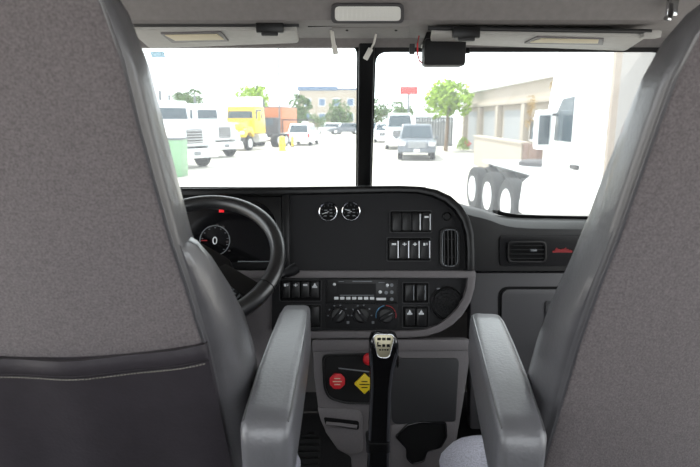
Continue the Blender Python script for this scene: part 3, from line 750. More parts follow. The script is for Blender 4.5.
# ================================================================== SEATS
def Yb(z): return .72 + (2.25 - z) * .30
def lerp_rows(tab, z):
    for (za, wa), (zb, wb) in zip(tab, tab[1:]):
        if za <= z <= zb: return wa + (wb - wa) * (z - za) / (zb - za)
    return tab[0][1] if z < tab[0][0] else tab[-1][1]
def seat(cx, inner, label, tab, pocket):
    r = thing('truck_seat', label, 'seat', (cx, 1.05, FLZ))
    zs = [1.42, 1.5, 1.63, 1.75, 1.84, 1.90, 2.0, 2.08, 2.16, 2.24, 2.29] + [z for z, _ in tab if z > 2.295]
    rings, fab = [], []
    ztop = tab[-1][0]
    for z in zs:
        w = lerp_rows(tab, z); y = Yb(z); e = .007
        th = .105 if z < 2.25 else .105 - .03 * (z - 2.25) / (ztop - 2.25)
        half = [(w * .6, 0), (w - .004, .001), (w + .004, .006), (w + e, .022), (w + e + .001, .05), (w + e - .002, th - .025), (w - .008, th), (w * .5, th - .012)]
        ring = [V((cx + x, y + d, z)) for x, d in half] + [V((cx - x, y + d, z)) for x, d in half[::-1]]
        rings.append(ring)
    # closing crown: rolls forward over the top
    w = lerp_rows(tab, ztop); y = Yb(ztop)
    for k, (dz, s, fo) in enumerate(((.012, .85, .012), (.018, .5, .03))):
        base = rings[len(zs) - 1]; c = sum((p for p in base), V()) / len(base)
        rings.append([c + (p - c) * s + V((0, 0, dz)) for p in base])
    obj('backrest', MB().loft(rings), 'leather', r, ang=70)
    # woven back panel, gently domed
    cols = [-1, -.97, -.8, -.5, -.2, .2, .5, .8, .97, 1]
    dome = lambda c: .003 if abs(c) >= 1 else (-.002 if abs(c) > .9 else -.002 - .012 * (1 - c * c))
    rows = []
    for z in [zz for zz in zs if zz >= (1.84 if pocket else 1.42)]:
        w = lerp_rows(tab, z)
        rows.append([V((cx + c * (w - .002), Yb(z) + dome(c) * min(1, w / .15), z)) for c in cols])
    mb = MB()
    back = [[p + V((0, .012, 0)) for p in row] for row in rows]
    mb.loft([a + b[::-1] for a, b in zip(rows, back)])
    obj('back_panel', mb, 'fabric', r, ang=60)
    for s in (-1, 1):
        pts = [V((cx + s * (lerp_rows(tab, z) + .001), Yb(z) - .0005, z)) for z in zs]
        obj('seam', MB().tube(pts, .0019, 6), 'leather', r)
    if pocket:
        mb = MB(); rows = []; N = 24
        sag = lambda c: 1.905 - .022 * (1 - min(1, abs(c)) ** 2)
        lv = [0, .3, .6, 1]
        for c_ in range(N + 1):
            c = -1 + 2 * c_ / N; col = []
            for t in lv:
                z = 1.42 + (sag(c) - 1.42) * t; w = lerp_rows(tab, z) + .004
                col.append(V((cx + c * w, Yb(z) - .008 - .020 * (1 - c * c) - .004 * math.sin(c * 9), z)))
            inn = [V((p.x, Yb(p.z) + .004, p.z)) for p in col[::-1]]
            rows.append(col + inn)
        mb.loft(rows)
        pk = obj('map_pocket', mb, 'leather_dark', r, ang=60)
        def band(dz, off):
            out = []
            for c_ in range(N + 1):
                c = -1 + 2 * c_ / N; z = sag(c) - dz; w = lerp_rows(tab, z) + .004
                out.append(V((cx + c * w, Yb(z) - .009 - .020 * (1 - c * c) - .004 * math.sin(c * 9) - off, z)))
            return out
        rr = []
        for p, q in zip(band(-.001, .001), band(.028, .002)):
            m_ = (p + q) / 2 + V((0, -.007, 0)); rr.append([p + V((0, .008, 0)), p + V((0, -.002, .001)), m_ + V((0, 0, .008)), m_ - V((0, 0, .008)), q + V((0, -.0005, 0)), q + V((0, .008, 0))])
        obj('pocket_hem', MB().loft(rr), 'leather_dark', pk, ang=80)
        mb = MB(); st = band(.034, .0015); 
        fine = []
        for a, b in zip(st, st[1:]):
            for k in range(4): fine.append(a.lerp(b, k / 4))
        for a, b in zip(fine[::1], fine[1::1]): mb.tube([a.lerp(b, .15), a.lerp(b, .8)], .0009, 4)
        obj('pocket_stitch', mb, 'thread', pk)
    # side bolsters in front of the back shell
    for s in (-1, 1):
        rg = []
        for z, o, f in (((1.46, .012, .095), (1.6, .02, .115), (1.75, .024, .12), (1.86, .022, .118), (1.94, .016, .112), (2.02, .009, .104), (2.1, .004, .098), (2.18, .001, .09), (2.26, -.004, .08)) if not pocket else ((1.46, .020, .13), (1.58, .034, .165), (1.72, .042, .180), (1.82, .042, .175), (1.90, .038, .155), (1.97, .030, .13), (2.03, .020, .105), (2.06, .012, .085), (2.072, .002, .065))):
            w = lerp_rows(tab, z) + .004; y = Yb(z)
            prof_ = [(w - .06, .012), (w + o * .25, .010), (w + o * .62, .024), (w + o * .9, .055), (w + o, f * .62), (w + o * .85, f - .015), (w + o * .3, f), (w - .04, f - .01), (w - .07, f - .04)]
            rg.append([V((cx + s * x, y + d, z)) for x, d in prof_])
        obj('side_bolster', MB().loft(rg), 'leather', r, ang=70)
    # cushion and base
    cu = []
    for z, g in ((1.27, .02), (1.30, 0), (1.36, -.008), (1.39, .008), (1.405, .05)):
        cu.append([V((cx + x, 1.14 + y, z)) for x, y in rpoly(rect(-.335 + g, -.27 + g, .335 - g, .27 - g), .13, 6)])
    obj('seat_cushion', MB().loft(cu), 'cushion', r, ang=60)
    obj('seat_base', MB().box((cx, 1.10, 1.25), (.50, .46, .04), bev=.015), 'dark', r)
    obj('seat_pedestal', MB().box((cx, 1.10, 1.116), (.36, .36, .232), bev=.02, taper=(.85, .85)), 'dark', r)
    return r
tabL = [(1.42, .262), (1.63, .255), (1.75, .250), (1.87, .244), (1.926, .241), (2.083, .218), (2.229, .204), (2.315, .199), (2.376, .188), (2.41, .172), (2.435, .150), (2.452, .118), (2.46, .08)]
tabR = [(1.42, .236), (1.63, .228), (1.73, .224), (1.94, .216), (2.094, .197), (2.2, .189), (2.30, .179), (2.344, .168), (2.375, .150), (2.40, .122), (2.415, .09), (2.424, .05)]
drv = seat(-.470, 1, 'grey driver seat seen from behind with a vinyl map pocket', tabL, True)
pas = seat(.575, -1, 'grey passenger seat seen from behind with plain woven back panel', tabR, False)

def armrest(parent, near, far, w, h, s, tp=0):
    d = (far - near); L = d.length; d.normalize(); u = V((1, 0, 0)); u = (u - d * u.dot(d)).normalized(); v = u.cross(d).normalized()
    if v.z < 0: v = -v
    rg = []
    for t, sx, sz, dz in ((-.012, .62, .62, -.012), (.0, .88, .86, -.006), (.03, .99, .98, 0), (.10, 1.02, 1, 0), (.35, 1, 1, .004), (.6, .95, .98, .003), (.85, .88, .93, 0), (.95, .80, .86, -.002), (.985, .68, .72, -.005), (1.0, .42, .45, -.010)):
        c = near + d * L * t + v * (-h / 2 + dz); sx = sx + tp * t * (1 if t < .99 else .3)
        ring = [c + u * x * sx + v * y * sz for x, y in rpoly(rect(-w / 2, -h / 2, w / 2, h / 2), [.022, .022, .02, .02], 5)]
        rg.append(ring)
    a = obj('armrest', MB().loft(rg), 'leather_lit', parent, ang=70)
    for side in (-1, 1):
        pts = []
        for t, sx, sz, dz in ((.03, .99, .98, 0), (.10, 1.02, 1, 0), (.35, 1, 1, .004), (.6, .95, .98, .003), (.85, .88, .93, 0), (.95, .78, .86, -.002)):
            c = near + d * L * t + v * (-h / 2 + dz); sx = sx + tp * t; pts.append(c + u * side * (w / 2 * sx - .006) + v * (h / 2 * sz - .005))
        for sl in (0,):
            obj('piping', MB().tube(pts, .0022, 6), 'leather', a)
        st = [p + v * .0015 - u * side * .004 for p in pts]
        obj('stitch', MB().tube(st, .0009, 4), 'thread', a)
    return a
armrest(drv, P(264, 424, .78), P(297.5, 297, 1.30), .082, .125, 1)
armrest(pas, P(525, 432, .78), P(485, 305, 1.28), .076, .140, -1, .16)
# ================================================================== OUTSIDE
struct('ground', MB().box((0, 120, -.05), (320, 300, .1)), 'concrete', label='pale sunlit concrete yard')

def wheel(parent, c, R, w, axis, rim='alloy'):
    t = obj('wheel', MB().lathe([(R * .60, -w / 2), (R * .93, -w / 2), (R, -w * .36), (R, w * .36), (R * .93, w / 2), (R * .60, w / 2)], c, axis, 28, cap=True), 'tyre', parent, local=True)
    ax = V(axis).normalized()
    obj('wheel_rim', MB().lathe([(R * .61, w * .5 - .01), (R * .58, w * .53), (R * .46, w * .51), (R * .2, w * .52), (R * .16, w * .58), (0, w * .59)], c, axis, 24), rim, t, local=True)
    return t
LF = Fr((0, 0, 0), (1, 0, 0), (0, 0, 1))        # side profile frame: u forward, v up, n = -y (right side)

def car(name, label, loc, rz, L, W, H, paint, style, cat, grille='chassis', glass='carglass', rear=False):
    r = thing(name, label, cat, loc, rz); hl, hw = L / 2, W / 2
    z0 = .32 if style != 'pickup' else .42; zb = H * .57
    body = [(-hl, z0 + .12), (-hl + .08, z0), (hl - .1, z0), (hl, z0 + .14), (hl - .02, zb * .86), (hl - .25, zb * .95), (hl * .42, zb), (-hl + .02, zb)]
    obj('body', MB().prism(body, LF, -hw, hw, bev=.06), paint, r, True, ang=50)
    if style == 'pickup': ca = [(-hl * .18, zb), (hl * .46, zb), (hl * .20, H), (-hl * .12, H)]
    elif style == 'van': ca = [(-hl + .05, zb), (hl * .62, zb), (hl * .42, H), (-hl + .12, H)]
    else: ca = [(-hl + .03, zb), (hl * .48, zb), (hl * .18, H), (-hl * .78, H)]
    mb = MB(); b = []
    b1 = [V((x, -hw * .96 if z <= zb else -hw * .80, z - .03)) for x, z in ca]; b2 = [V((p.x, -p.y, p.z)) for p in b1]
    mb.loft([b1, b2], bev=.07)
    obj('cabin', mb, paint, r, True, ang=50)
    (xa, _), (xf, _), (xg, _), (xr, _) = ca
    def lerp(a, b, t): return a + (b - a) * t
    def pane(n, A, B, yw0, yw1, out):
        p0 = V((lerp(A[0], B[0], .12), 0, lerp(A[1], B[1], .12) - .03)); p1 = V((lerp(A[0], B[0], .86), 0, lerp(A[1], B[1], .86) - .03)); o = V((out, 0, .012))
        q = [p0 + V((0, -yw0, 0)) + o, p0 + V((0, yw0, 0)) + o, p1 + V((0, yw1, 0)) + o, p1 + V((0, -yw1, 0)) + o]
        obj(n, MB().loft([q, [p - o * 2 for p in q]]), glass, r, True)
    pane('windshield', (xf, zb), (xg, H), hw * .84, hw * .72, .02)
    pane('rear_window', (xa, zb), (xr, H), hw * .80, hw * .70, -.02)
    for s in (-1, 1):
        q = [V((lerp(xa, xr, .25) + .12, s * hw * .945, zb + .02)), V((lerp(xf, xg, .25) - .12, s * hw * .945, zb + .02)), V((lerp(xf, xg, .85) - .1, s * hw * .845, H - .16)), V((lerp(xa, xr, .85) + .1, s * hw * .845, H - .16))]
        obj('side_window', MB().loft([q, [p + V((0, -s * .03, 0)) for p in q]]), glass, r, True)
        obj('mirror', MB().box((hl * .40, s * (hw + .10), zb + .08), (.12, .20, .16), bev=.03), paint, r, True)
        obj('headlight', MB().box((hl - .04, s * hw * .78, zb * .80), (.10, hw * .34, .16), bev=.02), 'lens', r, True)
        obj('tail_light', MB().box((-hl + .02, s * hw * .88, zb * .82), (.08, hw * .18, .32), bev=.02), 'tail', r, True)
        for x in (hl * .62, -hl * .60):
            wheel(r, V((x, s * (hw - .12), .37)), .37, .24, (0, s, 0))
    obj('grille', MB().box((hl - .01, 0, zb * .78), (.06, hw * .98, zb * .32), bev=.02), grille, r, True)
    mb = MB()
    for k in range(4): mb.box((hl + .02, 0, zb * (.66 + .08 * k)), (.03, hw * .92, .02))
    obj('grille_bars', mb, 'alloy', r, True)
    obj('bumper', MB().box((hl - .01, 0, z0 + .12), (.16, W * .97, .20), bev=.04), paint, r, True)
    obj('plate', MB().box((hl + .08, 0, z0 + .13), (.015, .32, .14)), 'signwhite', r, True)
    return r

def truck(name, label, loc, rz, paint, cat='truck', fairing=None, hood=None, back=2.2, grille='chassis', rears=2, glass='carglass', bumper='paint', stack=True, facing_hi=3.0):
    hood = hood or paint
    r = thing(name, label, cat, loc, rz)
    obj('cab', MB().box((-.85, 0, 2.05), (1.75, 2.25, 1.85), bev=.10, taper=(.94, .92)), paint, r, True, ang=50)
    hp = [(-.1, 1.05), (1.55, .95), (1.72, 1.1), (1.70, 1.72), (1.5, 1.90), (-.05, 2.08)]
    obj('hood', MB().prism(hp, LF, -.84, .84, bev=.12), hood, r, True, ang=50)
    wq = [V((.03, -.98, 2.16)), V((.03, .98, 2.16)), V((-.03, .92, 2.78)), V((-.03, -.92, 2.78))]
    obj('windshield', MB().loft([wq, [p + V((-.05, 0, 0)) for p in wq]]), glass, r, True)
    obj('grille', MB().box((1.71, 0, 1.42), (.05, .86, .62), bev=.04), grille, r, True)
    mb = MB()
    for k in range(5): mb.box((1.75, 0, 1.18 + .12 * k), (.03, .82, .03))
    obj('grille_bars', mb, 'alloy', r, True)
    obj('bumper', MB().box((1.72, 0, .68), (.24, 2.4, .42), bev=.06), bumper, r, True)
    obj('plate', MB().box((1.85, 0, .68), (.02, .36, .18)), 'dim', r, True)
    obj('frame_rail', MB().box((-2.2, .45, .86), (6.6 if back > 2 else 4, .09, .26)), 'chassis', r, True)
    obj('frame_rail', MB().box((-2.2, -.45, .86), (6.6 if back > 2 else 4, .09, .26)), 'chassis', r, True)
    for s in (-1, 1):
        fp_ = [(.25, 1.0), (.35, 1.42), (.65, 1.62), (1.15, 1.60), (1.5, 1.42), (1.66, 1.1), (1.66, .92), (1.42, .92), (1.25, 1.2), (.8, 1.27), (.48, 1.1), (.40, .92), (.25, .92)]
        f_ = Fr((0, -s * .0, 0), (1, 0, 0), (0, 0, 1))
        obj('fender', MB().prism(fp_, f_, -s * 1.18 if s > 0 else .80, -.80 if s > 0 else 1.18, bev=.03), hood, r, True)
        obj('headlight', MB().box((1.62, s * .98, 1.22), (.14, .32, .20), bev=.04), 'lens', r, True)
        wheel(r, V((.86, s * 1.02, .5)), .5, .30, (0, s, 0))
        q = [V((-1.25, s * 1.115, 2.12)), V((-.25, s * 1.115, 2.12)), V((-.30, s * 1.06, 2.76)), V((-1.20, s * 1.06, 2.76))]
        obj('side_window', MB().loft([q, [p + V((0, -s * .05, 0)) for p in q]]), glass, r, True)
        m = obj('mirror', MB().box((-.05, s * 1.45, 2.3), (.14, .22, .62), bev=.04), paint, r, True)
        obj('mirror_arm', MB().tube([(-.1, s * 1.1, 2.55), (-.05, s * 1.42, 2.5)], .02, 6), 'chassis', m, True)
        obj('fuel_tank', MB().tube([(-1.6, s * .98, .80), (-.45, s * .98, .80)], .30, 16), 'alloy', r, True)
        for k in range(rears):
            wheel(r, V((-4.0 - 1.3 * k + .3, s * .98, .5)), .5, .52, (0, s, 0))
        if stack: obj('exhaust_stack', MB().tube([(-1.9, s * .9, 1.0), (-1.9, s * .9, 3.5)], .07, 12), 'steel', r, True)
    if fairing:
        obj('roof_fairing', MB().prism([(-1.6, 2.95), (.02, 2.95), (-.25, 3.35), (-.75, 3.62), (-1.6, 3.66)], LF, -1.0, 1.0, bev=.10), fairing, r, True, ang=50)
    return r

def hd(dx, dy): return math.atan2(dy, dx)
# white trucks on the left
g = G(196, 170)
truck('parked_truck', 'white parked truck nearest on the left with dark tyre and white bumper plate', (g.x - 1.5, g.y + 1.6, 0), hd(.8, -.6), 'paint')
g = G(222, 160)
truck('parked_truck', 'white parked truck second in the row, before the yellow truck', (g.x - 1.5, g.y + 2.6, 0), hd(.8, -.6), 'paint')
g = G(248, 151)
truck('parked_truck', 'yellow hooded truck with white roof fairing in the left row', (g.x - .75, g.y + 1.6, 0), hd(-.3, -.95), 'yellowpaint', fairing='paint', bumper='chassis')
bx = thing('box_truck', 'orange brown box truck partly hidden behind the yellow truck', 'truck', G(268, 141), hd(-.2, -.98))
obj('box', MB().box((-3.2, 0, 1.95), (5.0, 2.4, 2.4), bev=.03), 'orange', bx, True)
obj('box_roof', MB().box((-3.2, 0, 3.19), (5.05, 2.42, .1), bev=.02), 'steel', bx, True)
obj('cab', MB().box((.2, 0, 1.35), (1.7, 2.1, 1.7), bev=.12), 'chassis', bx, True)
obj('windshield', MB().box((1.06, 0, 1.75), (.04, 1.8, .6)), 'carglass', bx, True)
for s in (-1, 1):
    for x in (.4, -4.2): wheel(bx, V((x, s * .95, .45)), .45, .3, (0, s, 0))
gb_ = thing('dumpster', 'pale green bin beside the driver seat edge by the first white truck', 'bin', G(175, 176))
obj('bin', MB().box((0, 0, .7), (.8, .9, 1.4), bev=.04, taper=(1.08, 1.08)), 'green', gb_, True)
obj('bin_lid', MB().box((0, 0, 1.44), (.9, 1.0, .08), bev=.02), 'steel', gb_, True)
g = G(294, 147)
car('parked_car', 'white parked car behind the yellow bollards with red tail lamps', (g.x + .5, g.y + 3.6, 0), hd(.12, 1), 4.6, 1.85, 1.75, 'paint', 'suv', 'car')
# yellow posts
def post(label, px, py, R, h, cap):
    t = thing('bollard', label, 'bollard', G(px, py))
    obj('bollard_post', MB().lathe([(R, 0), (R, h - R * .6), (R * .8, h - R * .2), (0, h)], (0, 0, 0), (0, 0, 1), 18), 'yellowpaint', t, True)
    obj('bollard_base', MB().lathe([(R * 1.3, 0), (R * 1.3, .06), (R, .07)], (0, 0, 0), (0, 0, 1), 18), 'yellowpaint' if cap else 'steel', t, True)
post('stout yellow bollard, the widest of three near the white car', 282.5, 151, .22, 1.0, True)
post('slim yellow bollard on the yellow truck side of the stout one', 273.5, 145, .10, .75, False)
post('slim yellow bollard directly before the white parked car', 292.5, 147, .10, .8, False)
# black gate frame with white sign
gf = G(311, 143)
gt = thing('gate_frame', 'black metal gate frame behind the white parked car', 'gate', G(297, 141))
gx0, gx1 = G(283, 141).x - G(297, 141).x, gf.x - G(297, 141).x
for x in (gx0, (gx0 + gx1) / 2, gx1): obj('gate_post', MB().box((x, 0, 1.0), (.10, .10, 2.0)), 'chassis', gt, True)
obj('gate_rail', MB().box(((gx0 + gx1) / 2, 0, 1.98), (gx1 - gx0, .1, .12)), 'chassis', gt, True)
sg = thing('sign_board', 'small white sign board on the black gate frame', 'sign', P(305, 125, gf.y - .1))
obj('board', MB().box((0, 0, 0), (.55, .04, .6), bev=.01), 'signwhite', sg, True)
obj('sign_stripe', MB().box((0, -.025, .05), (.35, .02, .08)), 'bluegrey', sg, True)
# lamp pole
lpG = G(280, 142)
lpl = thing('light_pole', 'thin tall grey light pole behind the yellow bollards', 'pole', lpG)
obj('pole', MB().tube([(0, 0, 0), (.05, 0, 8.6)], [.08, .05], 10), 'steel', lpl, True)
obj('lamp_head', MB().box((.4, 0, 8.6), (.9, .3, .14), bev=.03), 'steel', lpl, True)
# distant parked cars
for px, py, lab, pt, st in ((328, 134, 'white far car parked under the trees left of the centre post', 'paint', 'suv'), (345, 134.5, 'grey far car parked beside the left of the centre post', 'silver', 'suv'),):
    g = G(px, py); car('parked_car', lab, (g.x, g.y + 1, 0), hd(-1, -.2), 4.6, 1.8, 1.5, pt, st, 'car')
# pickup and the row on the right
g = G(420.5, 161); car('pickup_truck', 'silver pickup truck driving towards the windshield on the right', (g.x + .05, g.y + 2.6, 0), hd(-.10, -1), 5.4, 1.98, 1.90, 'silver', 'pickup', 'pickup', grille='steel')
g = G(402, 150); car('van', 'white van right behind the silver pickup', (g.x, g.y + 2.6, 0), hd(-.06, -1), 5.4, 2.0, 2.55, 'paint', 'van', 'van')
g = G(386, 143); car('parked_car', 'white far car with dark grille left of the white van', (g.x, g.y + 2.3, 0), hd(-.05, -1), 4.6, 1.9, 1.75, 'paint', 'suv', 'car')
g = G(376, 137); car('parked_car', 'grey far car at the centre post edge, farthest in the right lane', (g.x, g.y + 2.3, 0), hd(-.05, -1), 4.5, 1.8, 1.6, 'silver', 'suv', 'car')
# grey slatted gate behind the pickup
g0 = G(437, 150)
fg = thing('slat_fence', 'grey slatted metal fence behind the silver pickup', 'fence', (g0.x, g0.y + 3, 0))
for k in range(14): obj('slat', MB().box((-1.1 + .2 * k, 0, 1.15), (.175, .04, 2.1)), 'steel', fg, True)
obj('fence_rail', MB().box((.2, .05, 2.2), (2.9, .06, .10)), 'chassis', fg, True)
obj('fence_rail', MB().box((.2, .05, .2), (2.9, .06, .10)), 'chassis', fg, True)

# trees
def tree(label, px, pyc, rpx, pybase, Y, m, rz=1.0, n=900, group=None, trunk=True):
    c = P(px, pyc, Y); R = rpx / F * Y
    t = thing('tree', label, 'tree', (c.x, Y, 0), group=group)
    mb = MB(); bm = mb.bm
    blobs = [(V((random.gauss(0, .42), random.gauss(0, .42), random.gauss(0, .42))) , random.uniform(.35, .6)) for _ in range(15)]
    for _ in range(n):
        b, s = random.choice(blobs); d = V((random.gauss(0, 1), random.gauss(0, 1), random.gauss(0, 1))).normalized() * s * random.uniform(.75, 1.05)
        p = b + d
        if p.length > 1.1: p = p.normalized() * random.uniform(.9, 1.1)
        p = V((p.x * R, p.y * R, (c.z) + p.z * R * rz))
        q = R * random.uniform(.08, .15); ax = V((random.uniform(-1, 1), random.uniform(-1, 1), random.uniform(-1, 1))).normalized(); e = ax.orthogonal().normalized(); f = ax.cross(e)
        vs = [bm.verts.new(p + e * q), bm.verts.new(p + f * q * .5 + ax * q * .15), bm.verts.new(p - e * q), bm.verts.new(p - f * q * .5 + ax * q * .15)]
        bm.faces.new(vs)
    obj('crown', mb, m, t, True)
    mb = MB().tube([(0, 0, 0), (.03 * R, 0, c.z * .5), (0, 0, c.z + R * .3)], [R * .09, R * .07, R * .02], 8)
    for k in range(6):
        a = k * 1.05; mb.tube([(0, 0, c.z - R * .6 * rz), (math.cos(a) * R * .6, math.sin(a) * R * .6, c.z + R * .25 * random.uniform(-.5, 1))], [R * .04, R * .01], 5)
    obj('trunk', mb, 'bark', t, True)
    return t
tree('bright yellow green tree standing behind the silver pickup', 447.5, 98, 23, 150, 38, 'leafbright', 1.05, 1500)
tree('yellow green tree rising behind the yellow truck', 253, 104, 19, 140, 68, 'leafbright', .95, 1000)
tree('round green tree behind the white parked car and gate frame', 297, 111, 15, 135, 84, 'leaf', .95, 1000)
tree('broad green tree near the far cars left of the centre post', 337, 116, 16, 135, 92, 'leaf', .9, 1000)
tree('dull green tree far behind the first white truck', 188, 98, 15, 120, 75, 'leaf', .55, 700)
tree('dark green tree at the right of the centre post, far away', 377, 113, 14, 130, 85, 'leaf', .9, 800)
tree('low green tree behind the white van', 399, 112, 13, 130, 95, 'leaf', .7, 700)
tree('slim golden leaved tree beside the exhaust stack on the right', 531, 112, 7, 150, 15.5, 'leafgold', 2.4, 500)
tree('golden leaved tree showing above the white cab on the right', 562, 82, 11, 150, 14.5, 'leafgold', 1.2, 600)
tree('small green tree beside the far cars and the gate frame', 317, 121, 8, 130, 70, 'leaf', 1, 500)
# flower bush
g = G(463, 151)
sh = thing('flower_bush', 'green bush with pink flowers beside the low pale wall', 'bush', g)
mb = MB(); bm = mb.bm; mb2 = MB()
for _ in range(500):
    d = V((random.gauss(0, 1), random.gauss(0, 1), abs(random.gauss(0, 1)))).normalized() * random.uniform(.6, 1); p = V((d.x * .45, d.y * .45, .12 + d.z * .85)); q = .07
    ax = V((random.uniform(-1, 1), random.uniform(-1, 1), random.uniform(-1, 1))).normalized(); e = ax.orthogonal().normalized(); f = ax.cross(e)
    bm.faces.new([bm.verts.new(p + e * q), bm.verts.new(p + f * q * .5), bm.verts.new(p - e * q), bm.verts.new(p - f * q * .5)])
for _ in range(14): mb2.ball((random.uniform(.05, .45), random.uniform(-.45, .2), random.uniform(.3, .7)), (.06, .06, .06), 1)
obj('foliage', mb, 'leafbright', sh, True); obj('blossom', mb2, 'pink', sh, True)
obj('stem', MB().tube([(0, 0, 0), (0, 0, .5)], .03, 6), 'bark', sh, True)

# warehouse on the right
wx = 8.6
wb = thing('warehouse', 'pale stucco warehouse with columns and roll doors along the right', 'building', (wx, 31, 0))
obj('wall', MB().box((3, 0, 1.95), (6, 24, 3.9)), 'stucco', wb, True)
obj('roof_edge', MB().box((2.9, 0, 4.0), (6.3, 24.4, .22), bev=.03), 'paint', wb, True)
obj('eave', MB().box((-.15, 0, 3.0), (.35, 24.1, .22), bev=.02), 'stucco', wb, True)
for y in (-11.5, -7.6, -3.4, 1.5, 6.2, 11): obj('column', MB().box((-.14, y, 1.5), (.32, .5, 3.0), bev=.02), 'stucco', wb, True)
for y in (-9.5, -.9, 3.9, 8.6):
    sd = obj('roll_door', MB().box((-.02, y, 1.3), (.06, 3.2, 2.6)), 'shutter', wb, True)
wn = obj('window', MB().box((-.03, -5.2, 1.68), (.08, 2.6, 1.1)), 'paint', wb, True)
for k in range(4): obj('window_pane', MB().box((-.075, -6.1 + .6 * k, 1.68), (.02, .42, .92)), 'carglass', wn, True)
lw = thing('low_wall', 'low pale wall with coping in front of the warehouse', 'wall', (6.1, 23.5, 0))
obj('wall_body', MB().box((0, 0, .66), (.25, 7.6, 1.32)), 'stucco', lw, True)
obj('coping', MB().box((0, 0, 1.36), (.36, 7.7, .09), bev=.02), 'stucco', lw, True)
tag(obj('board_gate', MB().box((6.1, 18.9, .68), (.2, 1.5, 1.36), bev=.02), 'brick'), 'brown board gate at the near end of the low pale wall', 'gate')
# far left building
fbG = thing('office_building', 'pale distant office building behind the trees left of the centre post', 'building', (-4.6, 125, 0))
obj('wall', MB().box((0, 6, 4.0), (13, 12, 8.0)), 'stucco', fbG, True)
obj('roof', MB().box((-2.5, 6, 8.3), (8.6, 12.4, .9), bev=.1), 'bluegrey', fbG, True)
obj('parapet', MB().box((3.6, 6, 8.15), (5.4, 12.2, .4), bev=.05), 'bluegrey', fbG, True)
for k in range(4):
    for z in (2.2, 5.4):
        w_ = obj('window', MB().box((-4.6 + 3.1 * k, -.02, z), (1.5, .1, 1.7)), 'paint', fbG, True)
        obj('window_pane', MB().box((-4.6 + 3.1 * k, -.09, z), (1.3, .04, 1.5)), 'bluegrey', w_, True)
rs = thing('pole_sign', 'red sign on a tall pole far behind the white van', 'sign', P(409, 90, 85).xy.to_3d())
hz = P(409, 90.5, 85).z
obj('sign_pole', MB().tube([(0, 0, 0), (0, 0, hz)], .16, 8), 'steel', rs, True)
obj('sign_box', MB().box((0, 0, hz), (2.6, .4, 1.1), bev=.05), 'redsign', rs, True)

# truck chassis on the right, three rear axles in view
cz = thing('chassis_truck', 'truck chassis with three bare rear axles and tall exhaust stack on the right', 'truck', (3.55, 11.6, 0), hd(.14, -.99))
cz.location = (4.28, 11.9, 0); cz.rotation_euler.z = hd(.05, -1)
for s in (-1, 1):
    obj('frame_rail', MB().box((.35, s * .42, 1.0), (6.1, .10, .22)), 'steel', cz, True)
    for k in range(3):
        x = -1.25 + 1.28 * k - .6
        for yy, ww in ((1.06, .27), (.74, .27)):
            wheel(cz, V((x, s * yy, .53)), .53, ww, (0, s, 0))
    obj('exhaust_stack', MB().tube([(3.05, s * 1.18, .9), (3.05, s * 1.18, 3.05)], .075, 12), 'steel', cz, True)
    obj('fuel_tank', MB().tube([(1.65, s * .95, .70), (2.8, s * .95, .70)], .31, 16), 'paint', cz, True)
obj('deck_plate', MB().box((-.4, 0, 1.16), (3.9, 1.6, .06), bev=.01), 'paint', cz, True)
obj('rear_crossmember', MB().box((-2.68, 0, 1.0), (.1, 1.1, .3)), 'chassis', cz, True)
obj('fifth_wheel', MB().lathe([(.45, 1.19), (.45, 1.27), (.38, 1.30), (0, 1.30)], (-.7, 0, 0), (0, 0, 1), 20), 'chassis', cz, True)
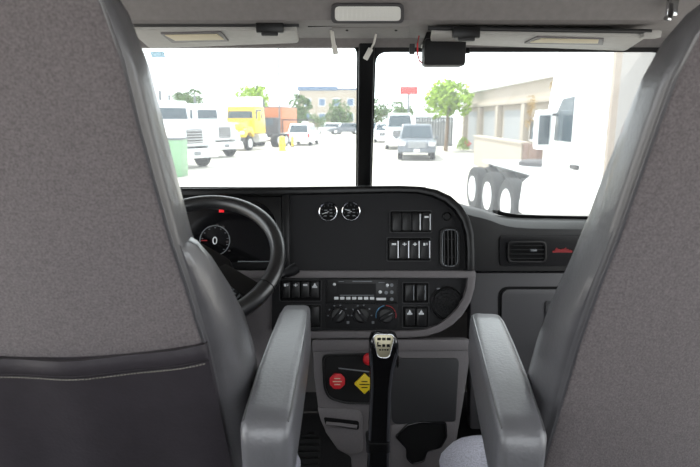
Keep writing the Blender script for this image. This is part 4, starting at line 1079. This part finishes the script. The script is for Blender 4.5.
# white day cab heading away, seen from its left rear
dc2 = thing('day_cab_truck', 'white truck cab with blue tinted side window beside the passenger seat', 'truck', (3.66, 5.45, 0), PI / 2)
hw = 1.22
obj('cab', MB().prism([(0, 1.0), (1.75, 1.0), (1.72, 2.15), (1.42, 3.1), (1.2, 3.25), (0, 3.3)], LF, -hw, hw, bev=.05), 'paint', dc2, True)
obj('shaded_rear_panel', MB().box((-.02, 0, 2.15), (.06, 2.40, 2.26), bev=.02), 'cab_shade', dc2, True)  # rear face of the white cab, its shade put into the colour
obj('hood', MB().prism([(1.72, 1.0), (2.55, .95), (2.6, 1.45), (2.4, 1.62), (1.72, 1.9)], LF, -.85, .85, bev=.08), 'paint', dc2, True)
for s in (-1, 1):
    q = [V((.80, s * (hw + .01), 1.98)), V((1.32, s * (hw + .01), 1.98)), V((1.30, s * (hw + .01), 2.28)), V((1.12, s * (hw + .01), 2.45)), V((.80, s * (hw + .01), 2.47))]
    obj('side_window', MB().loft([q, [p + V((0, -s * .05, 0)) for p in q]]), 'carglass', dc2, True)
    m = obj('mirror', MB().box((1.32, s * (hw + .15), 2.10), (.10, .20, .46), bev=.04), 'paint', dc2, True)
    obj('mirror_glass', MB().box((1.265, s * (hw + .15), 2.10), (.012, .13, .34), bev=.005), 'carglass', m, True)
    obj('mirror_arm', MB().tube([(1.34, s * hw, 2.28), (1.34, s * (hw + .13), 2.26)], .02, 6), 'chassis', m, True)
    obj('fender', MB().prism([(1.7, .9), (1.75, 1.35), (2.1, 1.5), (2.5, 1.35), (2.6, .9)], LF, -s * hw if s > 0 else .8, -.8 if s > 0 else hw, bev=.04), 'paint', dc2, True)
    wheel(dc2, V((2.15, s * 1.02, .5)), .5, .3, (0, s, 0))
    obj('step_box', MB().box((.9, s * 1.05, .72), (1.2, .34, .5), bev=.05), 'alloy', dc2, True)
    obj('door_handle', MB().box((.62, s * (hw + .02), 1.72), (.18, .04, .05), bev=.01), 'chassis', dc2, True)
    wheel(dc2, V((-1.3, s * .95, .5)), .5, .5, (0, s, 0))
    obj('frame_rail', MB().box((-.2, s * .42, .95), (4.0, .1, .26)), 'chassis', dc2, True)

# ================================================================== LIGHT
sc_ = bpy.context.scene
w = bpy.data.worlds.new('sky'); sc_.world = w; w.use_nodes = True
nt = w.node_tree; bg = nt.nodes['Background']
bg.inputs[0].default_value = (.93, .97, 1.0, 1); bg.inputs[1].default_value = 3.1
sl_ = bpy.data.lights.new('sun', 'SUN'); sl_.energy = 4.6; sl_.angle = math.radians(2); sl_.color = (1, .95, .87)
so = bpy.data.objects.new('sun', sl_); C.objects.link(so)
so.rotation_euler = V((.42, -.22, -1)).to_track_quat('-Z', 'Y').to_euler()
vs = sc_.view_settings
vs.view_transform = 'Standard'; vs.look = 'None'; vs.gamma = 1; vs.exposure = 0; vs.use_curve_mapping = False

# ------------------------------------------------------------------ groups of look-alikes
GR = {'sun_visor': 'sun visors above the windshield', 'hanging_cable': 'cables hanging from the header', 'air_vent': 'air vents in the dash', 'dash_gauge': 'round gauges on the dash',
      'switch_panel': 'switch panels on the dash', 'truck_seat': 'seats in the cab', 'parked_truck': 'trucks parked in the left row', 'bollard': 'yellow bollards in the yard', 'parked_car': 'cars parked in the yard', 'tree': 'trees around the yard'}
for o in bpy.data.objects:
    k = o.name.split('.')[0]
    if o.parent is None and k in GR: o['group'] = GR[k]
